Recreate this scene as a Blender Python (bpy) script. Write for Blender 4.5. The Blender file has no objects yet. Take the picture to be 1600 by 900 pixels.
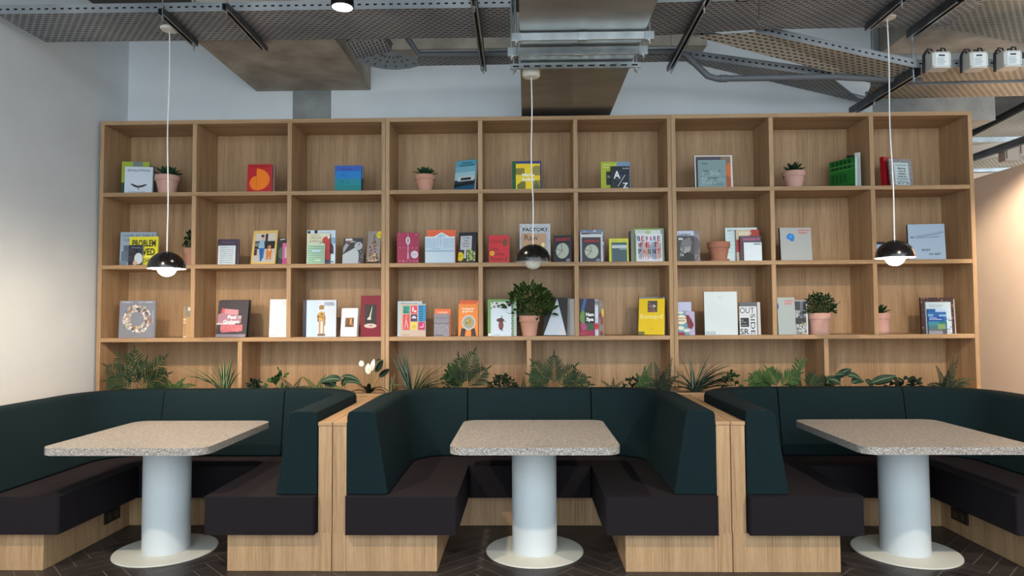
import bpy, math, random
from math import sin, cos, pi, radians
from mathutils import Vector, Matrix
S = bpy.context.scene
COL = S.collection
random.seed(7)

# ---------------------------------------------------------------- camera
H = 1.48; F = 1048.1
YAW, PIT, ROL = 0.0209, 0.0409, -0.0055
def _basis():
    cy, sy, cp, sp = cos(YAW), sin(YAW), cos(PIT), sin(PIT)
    f = Vector((-sy*cp, cy*cp, sp)); r = Vector((cy, sy, 0)); u = r.cross(f)
    c, s = cos(ROL), sin(ROL)
    return c*r+s*u, -s*r+c*u, f
CR, CU, CF = _basis()
cam = bpy.data.cameras.new('camera'); camo = bpy.data.objects.new('camera', cam); COL.objects.link(camo)
cam.sensor_width = 36; cam.lens = F/1600*36; cam.clip_start = .05
M4 = Matrix((CR, CU, -CF)).transposed().to_4x4(); M4.translation = (0, 0, H)
camo.matrix_world = M4
S.camera = camo
def at(px, py, Y=None, Z=None):
    d = CR*(px-800)/F - CU*(py-450)/F + CF
    s = Y/d.y if Y is not None else (Z-H)/d.z
    return Vector((0, 0, H)) + d*s

# ---------------------------------------------------------------- world and light
S.view_settings.view_transform = 'Standard'; S.view_settings.look = 'None'
S.view_settings.exposure = 0.8; S.view_settings.gamma = 1.0
S.view_settings.use_curve_mapping = False
W = bpy.data.worlds.new('world'); S.world = W; W.use_nodes = True
W.node_tree.nodes['Background'].inputs[0].default_value = (.80, .93, 1, 1)
W.node_tree.nodes['Background'].inputs[1].default_value = 2.15
SPOT_W = 250; SPOT_COL = (1, .84, .64)
PEND_L = 135; PEND_R = 38

# ---------------------------------------------------------------- materials
MC = {}
def lin(c):
    return tuple(((x/255)/12.92 if x/255 <= .04045 else ((x/255+.055)/1.055)**2.4) for x in c)
def newmat(n):
    m = bpy.data.materials.new(n); m.use_nodes = True
    return m, m.node_tree.nodes, m.node_tree.links, m.node_tree.nodes['Principled BSDF']
def flat(c, rough=.5, metal=0, spec=.4):
    k = ('f', tuple(c), rough, metal)
    if k in MC: return MC[k]
    m, n, l, b = newmat('paint'); b.inputs['Base Color'].default_value = (*lin(c), 1)
    b.inputs['Roughness'].default_value = rough; b.inputs['Metallic'].default_value = metal
    b.inputs['Specular IOR Level'].default_value = spec
    MC[k] = m; return m
def emis(c, s, base=(230, 228, 222)):
    m, n, l, b = newmat('glow'); b.inputs['Base Color'].default_value = (*lin(base), 1)
    b.inputs['Emission Color'].default_value = (*c, 1); b.inputs['Emission Strength'].default_value = s
    b.inputs['Roughness'].default_value = .35
    return m
def noisy(name, c1, c2, scale=(1, 1, 1), sc=5, rough=.6, detail=6, bump=0, metal=0, lo=.3, hi=.7, coord='Object', spec=.4, bsc=None):
    if name in MC: return MC[name]
    m, n, l, b = newmat(name)
    t = n.new('ShaderNodeTexCoord'); mp = n.new('ShaderNodeMapping'); mp.inputs['Scale'].default_value = scale
    x = n.new('ShaderNodeTexNoise'); x.inputs['Scale'].default_value = sc; x.inputs['Detail'].default_value = detail
    r = n.new('ShaderNodeValToRGB'); r.color_ramp.elements[0].position = lo; r.color_ramp.elements[1].position = hi
    r.color_ramp.elements[0].color = (*lin(c1), 1); r.color_ramp.elements[1].color = (*lin(c2), 1)
    l.new(t.outputs[coord], mp.inputs[0]); l.new(mp.outputs[0], x.inputs['Vector']); l.new(x.outputs[0], r.inputs[0])
    l.new(r.outputs[0], b.inputs['Base Color'])
    b.inputs['Roughness'].default_value = rough; b.inputs['Metallic'].default_value = metal
    b.inputs['Specular IOR Level'].default_value = spec
    if bump:
        bp = n.new('ShaderNodeBump'); bp.inputs['Strength'].default_value = bump; bp.inputs['Distance'].default_value = .004
        if bsc:
            y = n.new('ShaderNodeTexNoise'); y.inputs['Scale'].default_value = bsc
            l.new(t.outputs[coord], y.inputs['Vector']); l.new(y.outputs[0], bp.inputs['Height'])
        else: l.new(x.outputs[0], bp.inputs['Height'])
        l.new(bp.outputs[0], b.inputs['Normal'])
    MC[name] = m; return m
def oak(axis, dark=1.0):
    k = 'oak_%s_%.2f' % (axis, dark)
    if k in MC: return MC[k]
    m, n, l, b = newmat('oak_veneer')
    t = n.new('ShaderNodeTexCoord')
    def nz(sx, sl, sc, det):
        mp = n.new('ShaderNodeMapping')
        v = {'x': (sl, sx, sx), 'y': (sx, sl, sx), 'z': (sx, sx, sl)}[axis]
        mp.inputs['Scale'].default_value = v
        x = n.new('ShaderNodeTexNoise'); x.inputs['Scale'].default_value = sc; x.inputs['Detail'].default_value = det
        x.inputs['Roughness'].default_value = .6
        l.new(t.outputs['Object'], mp.inputs[0]); l.new(mp.outputs[0], x.inputs['Vector']); return x
    a = nz(60, 1.6, 2.2, 5); c = nz(9, .35, 1.5, 2); g = nz(200, 6, 3, 3)
    mx = n.new('ShaderNodeMath'); mx.operation = 'MULTIPLY_ADD'; mx.inputs[1].default_value = .55
    l.new(a.outputs[0], mx.inputs[0])
    m2 = n.new('ShaderNodeMath'); m2.operation = 'MULTIPLY'; m2.inputs[1].default_value = .45
    l.new(c.outputs[0], m2.inputs[0]); l.new(m2.outputs[0], mx.inputs[2])
    r = n.new('ShaderNodeValToRGB'); cr = r.color_ramp
    k1 = [lin(q) for q in ((142, 110, 79), (175, 141, 106), (194, 161, 125))]
    cr.elements[0].position = .32; cr.elements[0].color = (*[q*dark for q in k1[0]], 1)
    cr.elements[1].position = .68; cr.elements[1].color = (*[q*dark for q in k1[2]], 1)
    e = cr.elements.new(.5); e.color = (*[q*dark for q in k1[1]], 1)
    l.new(mx.outputs[0], r.inputs[0])
    mixc = n.new('ShaderNodeMix'); mixc.data_type = 'RGBA'; mixc.blend_type = 'MULTIPLY'; mixc.inputs[0].default_value = .35
    l.new(r.outputs[0], mixc.inputs[6])
    r2 = n.new('ShaderNodeValToRGB'); r2.color_ramp.elements[0].position = .35; r2.color_ramp.elements[1].position = .5
    r2.color_ramp.elements[0].color = (.55, .5, .45, 1); r2.color_ramp.elements[1].color = (1, 1, 1, 1)
    l.new(g.outputs[0], r2.inputs[0]); l.new(r2.outputs[0], mixc.inputs[7])
    l.new(mixc.outputs[2], b.inputs['Base Color'])
    b.inputs['Roughness'].default_value = .5; b.inputs['Specular IOR Level'].default_value = .3
    MC[k] = m; return m
def tray_mat(c1=(132, 136, 142), c2=(172, 174, 176), name='perforated_steel', hv=.15, hu=.30):
    if name in MC: return MC[name]
    m = noisy(name, c1, c2, sc=2.0, rough=.5, metal=.35, detail=5)
    n, l = m.node_tree.nodes, m.node_tree.links
    b = n['Principled BSDF']; out = n['Material Output']
    uv = n.new('ShaderNodeTexCoord'); sp = n.new('ShaderNodeSeparateXYZ'); l.new(uv.outputs['UV'], sp.inputs[0])
    def mt(op, a, v=None, c=None):
        q = n.new('ShaderNodeMath'); q.operation = op
        if hasattr(a, 'node'): l.new(a, q.inputs[0])
        else: q.inputs[0].default_value = a
        if v is not None:
            if hasattr(v, 'node'): l.new(v, q.inputs[1])
            else: q.inputs[1].default_value = v
        return q.outputs[0]
    vv = mt('DIVIDE', sp.outputs[1], .030); row = mt('FLOOR', vv); fv = mt('FRACT', vv)
    par = mt('MULTIPLY', mt('MODULO', row, 2.0), .5)
    fu = mt('FRACT', mt('ADD', mt('DIVIDE', sp.outputs[0], .052), par))
    hole = mt('MULTIPLY', mt('LESS_THAN', mt('ABSOLUTE', mt('SUBTRACT', fu, .5)), hu), mt('LESS_THAN', mt('ABSOLUTE', mt('SUBTRACT', fv, .5)), hv))
    tr = n.new('ShaderNodeBsdfDiffuse'); tr.inputs[0].default_value = (.012, .012, .014, 1); mx = n.new('ShaderNodeMixShader')
    l.new(hole, mx.inputs[0]); l.new(b.outputs[0], mx.inputs[1]); l.new(tr.outputs[0], mx.inputs[2])
    l.new(mx.outputs[0], out.inputs[0])
    return m

M_WALL = noisy('plaster_white', (222, 226, 230), (228, 232, 235), sc=3, rough=.85, bump=.05, bsc=60)
M_WARMWALL = noisy('plaster_beige', (206, 184, 166), (212, 191, 174), sc=3, rough=.85)
M_CONC = noisy('board_marked_concrete', (138, 128, 116), (186, 176, 162), scale=(1, 1, 1), sc=4.5, rough=.85, detail=9, bump=.5, lo=.25, hi=.75)
M_CONC2 = noisy('grey_concrete', (128, 130, 130), (158, 160, 158), sc=5, rough=.85, detail=9, bump=.4)
M_SLAB = noisy('dark_slab', (62, 58, 54), (84, 80, 76), sc=2, rough=.9, detail=8)
M_GREEN = noisy('dark_green_wool', (13, 27, 31), (20, 38, 42), sc=260, rough=.95, detail=3, bump=.25, spec=.15)
M_SEAT = noisy('charcoal_wool', (26, 22, 26), (36, 31, 35), sc=260, rough=.95, detail=3, bump=.25, spec=.15)
M_TRAY = tray_mat()
M_TRAYW = tray_mat((170, 162, 148), (205, 196, 180), 'perforated_steel_warm')
M_RAIL = tray_mat((120, 124, 130), (170, 172, 174), 'slotted_rail_steel', hv=.09, hu=.22)
M_GALV = noisy('galvanised_steel', (168, 174, 178), (205, 210, 212), sc=9, rough=.3, metal=.9, detail=4)
M_DUCT = noisy('duct_sheet_metal', (150, 150, 146), (176, 176, 172), scale=(1, 3, 1), sc=1.6, rough=.33, metal=.85, detail=3)
M_STRUT = noisy('dull_strut', (70, 72, 76), (104, 106, 110), sc=10, rough=.45, metal=.7)
M_PIPE = flat((98, 100, 104), .5)
M_BLACK = flat((22, 20, 20), .18, 0, .6)
M_DARK = flat((14, 14, 15), .5)
M_POWD = noisy('white_powder_coat', (196, 202, 206), (204, 209, 212), sc=4, rough=.38)
M_BASEW = noisy('ivory_powder_coat', (204, 202, 192), (212, 210, 200), sc=4, rough=.4)
M_CREAM = flat((226, 222, 208), .5)
M_WHITE = flat((232, 232, 230), .5)
M_PAGE = noisy('paper_edges', (196, 192, 184), (222, 219, 212), scale=(1, 60, 1), sc=8, rough=.8)
M_TERRA = noisy('terracotta', (190, 138, 118), (205, 154, 134), sc=7, rough=.85)
M_TERRA2 = noisy('pale_pink_terracotta', (196, 150, 138), (208, 165, 152), sc=7, rough=.85)
M_TERRA3 = noisy('weathered_terracotta', (160, 106, 84), (182, 126, 102), sc=7, rough=.85)
M_SOIL = noisy('potting_soil', (34, 26, 20), (66, 52, 40), sc=40, rough=1)

def terrazzo():
    m, n, l, b = newmat('terrazzo')
    t = n.new('ShaderNodeTexCoord'); v = n.new('ShaderNodeTexVoronoi'); v.inputs['Scale'].default_value = 240
    r = n.new('ShaderNodeValToRGB'); cr = r.color_ramp; cr.interpolation = 'CONSTANT'
    cols = [(0, (108, 104, 104)), (.22, (136, 130, 125)), (.5, (154, 147, 141)), (.74, (170, 164, 158)), (.9, (204, 200, 196))]
    cr.elements[0].color = (*lin(cols[0][1]), 1); cr.elements[0].position = 0
    cr.elements[1].color = (*lin(cols[1][1]), 1); cr.elements[1].position = .22
    for p, c in cols[2:]:
        e = cr.elements.new(p); e.color = (*lin(c), 1)
    s = n.new('ShaderNodeSeparateColor')
    l.new(t.outputs['Object'], v.inputs['Vector']); l.new(v.outputs['Color'], s.inputs[0]); l.new(s.outputs[0], r.inputs[0])
    l.new(r.outputs[0], b.inputs['Base Color']); b.inputs['Roughness'].default_value = .35
    return m
M_TERZ = terrazzo()
def leafmat(name, c1, c2, stripe=None):
    if name in MC: return MC[name]
    m, n, l, b = newmat(name)
    t = n.new('ShaderNodeTexCoord'); x = n.new('ShaderNodeTexNoise'); x.inputs['Scale'].default_value = 9
    r = n.new('ShaderNodeValToRGB'); r.color_ramp.elements[0].position = .3; r.color_ramp.elements[1].position = .7
    r.color_ramp.elements[0].color = (*lin(c1), 1); r.color_ramp.elements[1].color = (*lin(c2), 1)
    l.new(t.outputs['Object'], x.inputs['Vector']); l.new(x.outputs[0], r.inputs[0])
    src = r.outputs[0]
    if stripe:
        sp = n.new('ShaderNodeSeparateXYZ'); l.new(t.outputs['UV'], sp.inputs[0])
        a = n.new('ShaderNodeMath'); a.operation = 'SUBTRACT'; a.inputs[1].default_value = .5; l.new(sp.outputs[0], a.inputs[0])
        d = n.new('ShaderNodeMath'); d.operation = 'ABSOLUTE'; l.new(a.outputs[0], d.inputs[0])
        g = n.new('ShaderNodeMath'); g.operation = stripe[1]; g.inputs[1].default_value = stripe[2]; l.new(d.outputs[0], g.inputs[0])
        mx = n.new('ShaderNodeMix'); mx.data_type = 'RGBA'
        l.new(g.outputs[0], mx.inputs[0]); l.new(src, mx.inputs[6]); mx.inputs[7].default_value = (*lin(stripe[0]), 1)
        src = mx.outputs[2]
    l.new(src, b.inputs['Base Color']); b.inputs['Roughness'].default_value = .6; b.inputs['Specular IOR Level'].default_value = .2
    MC[name] = m; return m
L_PALM = leafmat('palm_leaf', (20, 36, 20), (44, 64, 34))
L_FERN = leafmat('fern_leaf', (34, 60, 28), (62, 92, 44))
L_DARK = leafmat('dark_leaf', (16, 30, 20), (32, 50, 34))
L_SPID = leafmat('variegated_leaf', (32, 60, 32), (52, 84, 44), ((170, 178, 142), 'GREATER_THAN', .36))
L_SPID2 = leafmat('blue_variegated_leaf', (26, 48, 38), (44, 68, 56), ((140, 158, 140), 'LESS_THAN', .16))
L_CAL = leafmat('calathea_leaf', (26, 44, 34), (52, 74, 54), ((104, 126, 98), 'LESS_THAN', .06))
L_PEP = leafmat('peperomia_leaf', (18, 36, 16), (38, 62, 28), ((116, 132, 64), 'GREATER_THAN', .4))
L_SUC = leafmat('succulent_leaf', (26, 56, 36), (52, 88, 58))
L_BUSH = leafmat('bush_leaf', (22, 42, 26), (44, 70, 44))
L_STEM = flat((88, 96, 56), .6)
L_TRUNK = flat((96, 78, 54), .8)
L_SPATHE = flat((232, 236, 228), .5)

# ---------------------------------------------------------------- mesh builder
class MB:
    def __init__(s): s.v = []; s.f = []; s.m = []; s.mats = []; s.uv = {}
    def mi(s, m):
        if m not in s.mats: s.mats.append(m)
        return s.mats.index(m)
    def add(s, vs, fs, m, uvs=None):
        o = len(s.v); s.v += [tuple(q) for q in vs]; k = s.mi(m)
        for i, f in enumerate(fs):
            if uvs: s.uv[len(s.f)] = uvs[i]
            s.f.append(tuple(j+o for j in f)); s.m.append(k)
    def box(s, x0, y0, z0, x1, y1, z1, m):
        vs = [(x, y, z) for z in (z0, z1) for y in (y0, y1) for x in (x0, x1)]
        s.add(vs, [(0, 2, 3, 1), (4, 5, 7, 6), (0, 1, 5, 4), (2, 6, 7, 3), (0, 4, 6, 2), (1, 3, 7, 5)], m)
    def obox(s, p, q, w, h, m, up=Vector((0, 0, 1))):
        p, q = Vector(p), Vector(q); d = (q-p).normalized(); a = d.cross(up)
        if a.length < 1e-4: a = d.cross(Vector((0, 1, 0)))
        a.normalize(); b = a.cross(d)
        vs = [c+a*i*w/2+b*j*h/2 for c in (p, q) for i, j in ((-1, -1), (1, -1), (1, 1), (-1, 1))]
        s.add(vs, [(0, 1, 2, 3), (7, 6, 5, 4), (0, 4, 5, 1), (1, 5, 6, 2), (2, 6, 7, 3), (3, 7, 4, 0)], m)
    def tube(s, pts, r, m, n=8, cap=True):
        pts = [Vector(p) for p in pts]; rs = r if isinstance(r, (list, tuple)) else [r]*len(pts)
        vs = []; fs = []; ref = None
        for i, p in enumerate(pts):
            d = (pts[min(i+1, len(pts)-1)]-pts[max(i-1, 0)]).normalized()
            if ref is None: ref = d.orthogonal().normalized()
            ref = (ref-d*ref.dot(d)); ref = ref.normalized() if ref.length > 1e-5 else d.orthogonal().normalized()
            b = d.cross(ref)
            for k in range(n):
                a = 2*pi*k/n; vs.append(p+(ref*cos(a)+b*sin(a))*rs[i])
        for i in range(len(pts)-1):
            for k in range(n):
                a, b2 = i*n+k, i*n+(k+1) % n
                fs.append((a, b2, b2+n, a+n))
        if cap: fs.append(tuple(range(n-1, -1, -1))); fs.append(tuple(range(len(vs)-n, len(vs))))
        s.add(vs, fs, m)
    def lathe(s, prof, m, n=32, c=(0, 0, 0), sx=1, sy=1):
        vs = []; fs = []
        for r, z in prof:
            for k in range(n):
                a = 2*pi*k/n; vs.append((c[0]+r*cos(a)*sx, c[1]+r*sin(a)*sy, c[2]+z))
        for i in range(len(prof)-1):
            for k in range(n):
                a, b = i*n+k, i*n+(k+1) % n
                fs.append((a, b, b+n, a+n))
        s.add(vs, fs, m)
    def prism(s, poly, z0, z1, m, plane='xy', m2=None):
        n = len(poly)
        def P(a, b, c): return {'xy': (a, b, c), 'xz': (a, c, b), 'yz': (c, a, b)}[plane]
        vs = [P(a, b, z0) for a, b in poly]+[P(a, b, z1) for a, b in poly]
        s.add(vs, [tuple(range(n-1, -1, -1)), tuple(range(n, 2*n))], m2 or m)
        s.add(vs, [(i, (i+1) % n, (i+1) % n+n, i+n) for i in range(n)], m)
    def poly3(s, pts, m): s.add(pts, [tuple(range(len(pts)))], m)
    def build(s, name, parent=None, smooth=False, bevel=0, seg=2, solid=0, angle=40, subsurf=0):
        me = bpy.data.meshes.new(name); me.from_pydata(s.v, [], s.f)
        for m in s.mats: me.materials.append(m)
        me.polygons.foreach_set('material_index', s.m)
        if s.uv:
            u = me.uv_layers.new(name='UVMap').data
            for i, p in enumerate(me.polygons):
                if i in s.uv:
                    for j, li in enumerate(p.loop_indices): u[li].uv = s.uv[i][j]
        me.validate(); me.update()
        if smooth:
            me.polygons.foreach_set('use_smooth', [True]*len(me.polygons))
            me.set_sharp_from_angle(angle=radians(angle))
        o = bpy.data.objects.new(name, me); COL.objects.link(o)
        if parent: o.parent = parent
        if solid:
            q = o.modifiers.new('solid', 'SOLIDIFY'); q.thickness = solid; q.offset = 0
        if bevel:
            q = o.modifiers.new('bevel', 'BEVEL'); q.width = bevel; q.segments = seg; q.limit_method = 'ANGLE'; q.angle_limit = radians(35)
            if smooth is False: me.polygons.foreach_set('use_smooth', [True]*len(me.polygons)); q.harden_normals = True
        if subsurf:
            q = o.modifiers.new('sub', 'SUBSURF'); q.levels = subsurf; q.render_levels = subsurf
        return o
def tag(o, label=None, cat=None, group=None, kind=None):
    if label: o['label'] = label
    if cat: o['category'] = cat
    if group: o['group'] = group
    if kind: o['kind'] = kind
    return o
def empty(name, loc, label, cat, group=None, rz=0):
    o = bpy.data.objects.new(name, None); COL.objects.link(o); o.location = loc; o.rotation_euler.z = rz
    o.empty_display_size = .1
    return tag(o, label, cat, group)
def struct(mb, name, **k): return tag(mb.build(name, **k), kind='structure')
TX = {}
def text_geo(t, bold=0, shear=0):
    k = (t, bold, shear)
    if k not in TX:
        c = bpy.data.curves.new('txt', 'FONT'); c.body = t; c.size = 1; c.offset = bold; c.shear = shear; c.resolution_u = 3
        o = bpy.data.objects.new('txt', c); me = bpy.data.meshes.new_from_object(o)
        vs = [tuple(v.co) for v in me.vertices]; fs = [tuple(p.vertices) for p in me.polygons]
        bpy.data.objects.remove(o); bpy.data.curves.remove(c); bpy.data.meshes.remove(me)
        TX[k] = (vs, fs)
    return TX[k]

# ---------------------------------------------------------------- room shell
XW = -3.60; YB = 5.94; YS = 5.5; ZC = 4.1
mb = MB(); mb.box(XW-.2, -3, 0, XW, YB+.2, ZC, M_WALL); struct(mb, 'wall_left')
mb = MB(); mb.box(XW, YB, 0, 3.08, YB+.2, ZC, M_WALL); struct(mb, 'wall_back')
mb = MB(); mb.box(4.62, -3, 0, 4.8, 9.2, 2.86, M_WARMWALL); struct(mb, 'wall_right')
mb = MB(); mb.box(3.08, 9.2, 0, 9, 9.4, ZC, M_WARMWALL); mb.box(4.80, 9.0, 0, 9, 9.2, ZC, M_WARMWALL); struct(mb, 'wall_far_right')
mb = MB(); mb.box(3.0, YB+.2, 0, 3.08, 9.2, ZC, M_WALL); struct(mb, 'wall_passage')
mb = MB(); mb.box(XW-.2, -.3, ZC, 9, 9.4, ZC+.2, M_SLAB); struct(mb, 'ceiling')
# floor: herringbone tiles set in light grout
M_TILE = noisy('slate_tile', (38, 33, 32), (62, 55, 53), sc=6, rough=.42, detail=6, bump=.2)
M_GROUT = flat((104, 98, 94), .9)
mb = MB(); mb.box(XW-.2, -3, -.1, 9, 9.4, -.0012, M_GROUT)
tw, tl = .095, .38; g = .0028; c45 = cos(pi/4)
def tile(u0, v0, u1, v1):
    pts = []
    for u, v in ((u0+g, v0+g), (u1-g, v0+g), (u1-g, v1-g), (u0+g, v1-g)):
        pts.append(((u-v)*c45, (u+v)*c45+3.6))
    cx = sum(p[0] for p in pts)/4; cy = sum(p[1] for p in pts)/4
    if -3.7 < cx < 4.7 and 2.6 < cy < 5.4: mb.prism(pts, -.01, 0, M_TILE)
for i in range(-70, 70):
    for j in range(-10, 11):
        # each diagonal step: one horizontal and one vertical plank
        u = i*tw + j*tl; v = i*tw - j*tl
        tile(u, v, u+tl, v+tw)
        tile(u-tw, v, u, v+tl)
struct(mb, 'floor')
# concrete beam under the slab on the left and the pier in the back wall
ZB = 3.515
a = at(399, 142, Z=ZB); b2 = at(578, 139, Z=ZB)
mb = MB(); mb.box(a.x, at(440, 56, Z=ZB).y, ZB, b2.x, YB, ZC, M_CONC); struct(mb, 'trim_1', bevel=.008)
a = at(458, 160, Y=YB-.002); b3 = at(517, 160, Y=YB-.002)
mb = MB(); mb.box(a.x, YB-.012, 2.9, b3.x, YB, ZB, M_CONC2); struct(mb, 'trim_2')
mb = MB(); mb.box(3.08, YB, at(1500, 188, Y=YB).z, at(1555, 170, Y=YB).x, YB+.45, ZC, M_CONC2); struct(mb, 'trim_3')
mb = MB(); mb.box(b2.x+0, 5.7, at(700, 76, Y=5.7).z, at(1100, 70, Y=5.8).x, YB-.002, ZC, M_CONC); struct(mb, 'trim_5')
# dark concrete beam crossing above the right trays
mb = MB(); mb.box(3.15, 4.6, 3.78, 6.5, YB-.01, ZC, M_CONC); struct(mb, 'trim_4')
# ---------------------------------------------------------------- bookcases
XU = [-3.565, -1.161, 1.204, 3.653]; ZT = 3.13; RZ = [2.524, 1.917, 1.31]; T = .034; TD = .33
YBK = 5.885
names = ['tall oak bookcase against the left wall, leftmost of three joined units',
         'middle oak bookcase unit, behind the centre booth and below the metal duct',
         'rightmost oak bookcase unit, its right end open to the beige wall']
for i in range(3):
    x0, x1 = XU[i], XU[i+1]
    root = empty('bookcase', ((x0+x1)/2, YS, 0), names[i], 'bookcase', 'joined oak bookcase units')
    def part(nm, bx, mt, lab=None):
        m_ = MB(); m_.box(bx[0]-root.location.x, bx[1]-YS, bx[2], bx[3]-root.location.x, bx[4]-YS, bx[5], mt)
        o = m_.build(nm, root, bevel=.0015, seg=1)
        return o
    oz, ox = oak('z'), oak('x')
    part('side_panel', (x0+.001, YS, 0, x0+T, YBK+.015, ZT-T), oz); part('side_panel', (x1-T, YS, 0, x1-.001, YBK+.015, ZT-T), oz)
    part('top_board', (x0+.001, YS, ZT-T, x1-.001, YBK+.015, ZT), ox)
    n = 3; wv = (x1-x0-2*T)/3
    for z in RZ: part('shelf_board', (x0+T, YS+.001, z-T, x1-T, YBK, z), ox)
    for j in (1, 2):
        xc = x0+(x1-x0)*j/3
        for zz in range(3):
            zt = (ZT-T) if zz == 0 else RZ[zz-1]-T
            part('divider', (xc-.018, YS, RZ[zz], xc+.018, YBK, zt), oz)
    xc = (x0+x1)/2
    part('divider', (xc-.018, YS, .80, xc+.018, YBK, RZ[2]-T), oz)
    part('bottom_board', (x0+T, YS+.001, .76, x1-T, YBK, .80), ox)
    m_ = MB()
    for j in range(6):                      # veneer sheets meet in fine joints
        a0 = x0+T+(x1-x0-2*T)*j/6; a1 = x0+T+(x1-x0-2*T)*(j+1)/6
        m_.box(a0+.0006-root.location.x, YBK-YS, .8, a1-.0006-root.location.x, YBK+.015-YS, ZT-T, oz)
    m_.build('back_panel', root)

# planter trough in front of the bookcases
pl = empty('planter_trough', (.04, 5.40, 0), 'long low oak planter trough between the booth backs and the bookcases', 'planter')
m_ = MB(); m_.box(-3.6, -.06, 0, 3.6, -.045, .865, oak('x')); m_.box(-3.6, .08, 0, 3.6, .095, .865, oak('x'))
m_.box(-3.6, -.045, 0, -3.585, .08, .865, oak('x')); m_.box(3.585, -.045, 0, 3.6, .08, .865, oak('x')); m_.build('trough', pl)
m_ = MB(); m_.box(-3.585, -.045, .7, 3.585, .08, .855, M_SOIL); m_.build('soil', pl)

# ---------------------------------------------------------------- booths
C0 = .019; PITCH = 2.318; YF = 3.94; YR = 5.27; HW = PITCH/2
def booth(cx, label, outlet, lext=0, rext=0):
    root = empty('booth', (cx, YF, 0), label, 'booth seat', 'booths along the bookcase')
    D = YR-YF; ow = HW-.001
    oz, ox, oy = oak('z'), oak('x'), oak('y')
    bi = .545; pt = .082; zb = .222; RB = 4.79-YF
    w = MB()
    w.box(-ow+.001-lext, .004, 0, -ow+pt, D, .838, oz); w.box(ow-pt, .004, 0, ow-.001+rext, D, .838, oz)  # side panels
    w.box(-ow+pt, D-.02, 0, ow-pt, D, .838, oz)
    w.build('side_frame', root, bevel=.002, seg=1)
    w = MB(); w.box(-ow-lext, 0, .8385, -ow+pt+.002, D, .86, oy)
    w.build('capping_board', root, bevel=.002, seg=1)
    w = MB(); w.box(ow-pt-.002, 0, .8385, ow+rext, D, .86, oy)
    w.build('capping_board', root, bevel=.002, seg=1)
    w = MB()
    w.box(-ow+pt+.0005, 0, 0, -bi, D-.021, zb, oz); w.box(bi, 0, 0, ow-pt-.0005, D-.021, zb, oz)
    w.box(-ow+.001-lext, -.003, 0, -ow+pt+.001, .003, zb, oz); w.box(ow-pt-.001, -.003, 0, ow-.001+rext, .003, zb, oz)
    w.box(-bi+.0005, RB, 0, bi-.0005, D-.021, zb, oz)
    w.build('plinth', root, bevel=.002, seg=1)
    # seats: left, rear, right
    sx, z0, z1 = .425, zb+.001, .44
    def cush(nm, poly):
        q = MB(); q.prism(poly, z0, z1, M_SEAT)
        return q.build(nm, root, bevel=.018, seg=4)
    xo = ow-pt-.004
    cush('seat_cushion', [(-xo, -.05), (-sx, -.05), (-sx, .80), (-sx-.02, D-.03), (-xo, D-.03)][:5])
    cush('seat_cushion', [(sx, -.05), (xo, -.05), (xo, D-.03), (sx+.02, D-.03), (sx, .80)])
    cush('seat_cushion', [(-sx+.003, .74), (sx-.003, .74), (sx+.015, D-.03), (-sx-.015, D-.03)])
    # back cushions, profile swept along a rounded U
    Ro = .46; zs, zt = z1+.001, .925
    prof = [(0, zs), (0, zt-.03), (.008, zt-.008), (.03, zt), (.135, zt), (.158, zt-.008), (.170, zt-.03), (.238, zs+.03), (.242, zs+.008), (.232, zs)]
    def sweep(path, nm):
        q = MB(); vs = []; fs = []; n = len(prof)
        for (x, y, nx, ny) in path:
            for d, z in prof: vs.append((x+nx*d, y+ny*d, z))
        for i in range(len(path)-1):
            for k in range(n):
                a, b = i*n+k, i*n+(k+1) % n
                fs.append((a, a+n, b+n, b))
        fs.append(tuple(range(n))); fs.append(tuple(range(len(vs)-1, len(vs)-n-1, -1)))
        q.add(vs, fs, M_GREEN)
        o = q.build(nm, root, smooth=True, angle=50)
        b = o.modifiers.new('bevel', 'BEVEL'); b.width = .006; b.segments = 3; b.limit_method = 'ANGLE'; b.angle_limit = radians(60)
        return o
    yo = D-.025; cxr = .463
    for sgn in (-1, 1):
        P = []
        for i in range(9): P.append((sgn*xo, -.005+(yo-Ro)*i/8, -sgn, 0))
        for i in range(1, 13):
            a = pi/2*i/12
            P.append((sgn*(xo-Ro+Ro*cos(a)), yo-Ro+Ro*sin(a), -sgn*cos(a), -sin(a)))
        P.append((sgn*(cxr+.003), yo, 0, -1))
        if sgn > 0: P = P[::-1]
        sweep(P[::-1] if sgn < 0 else P[::-1], 'back_cushion')
    sweep([(-cxr+.003, yo, 0, -1), (0, yo, 0, -1), (cxr-.003, yo, 0, -1)][::-1], 'back_cushion')
    if outlet:
        s = outlet
        q = MB()
        x = s*bi; q.box(min(x-s*.001, x-s*.012), .56-.0, .09, max(x-s*.001, x-s*.012), .56+.17, .17, M_DARK)
        f = q.build('power_outlet', root, bevel=.003)
        q = MB()
        for k in range(2):
            yy = .56+.045+.08*k
            q.add([(x-s*.0125, yy+.022*cos(2*pi*t/12), .13+.022*sin(2*pi*t/12)) for t in range(12)], [tuple(range(12))], flat((40, 40, 42), .3))
        q.build('socket', f)
    return root
booth(C0-PITCH, 'left green and charcoal booth beside the white wall, oak base with a power outlet', -1, lext=.1)
booth(C0, 'centre U-shaped booth with dark green backs and charcoal seats on oak base', 0)
booth(C0+PITCH, 'right green and charcoal booth, partly cut by the right edge of the photo', 1)

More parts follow.
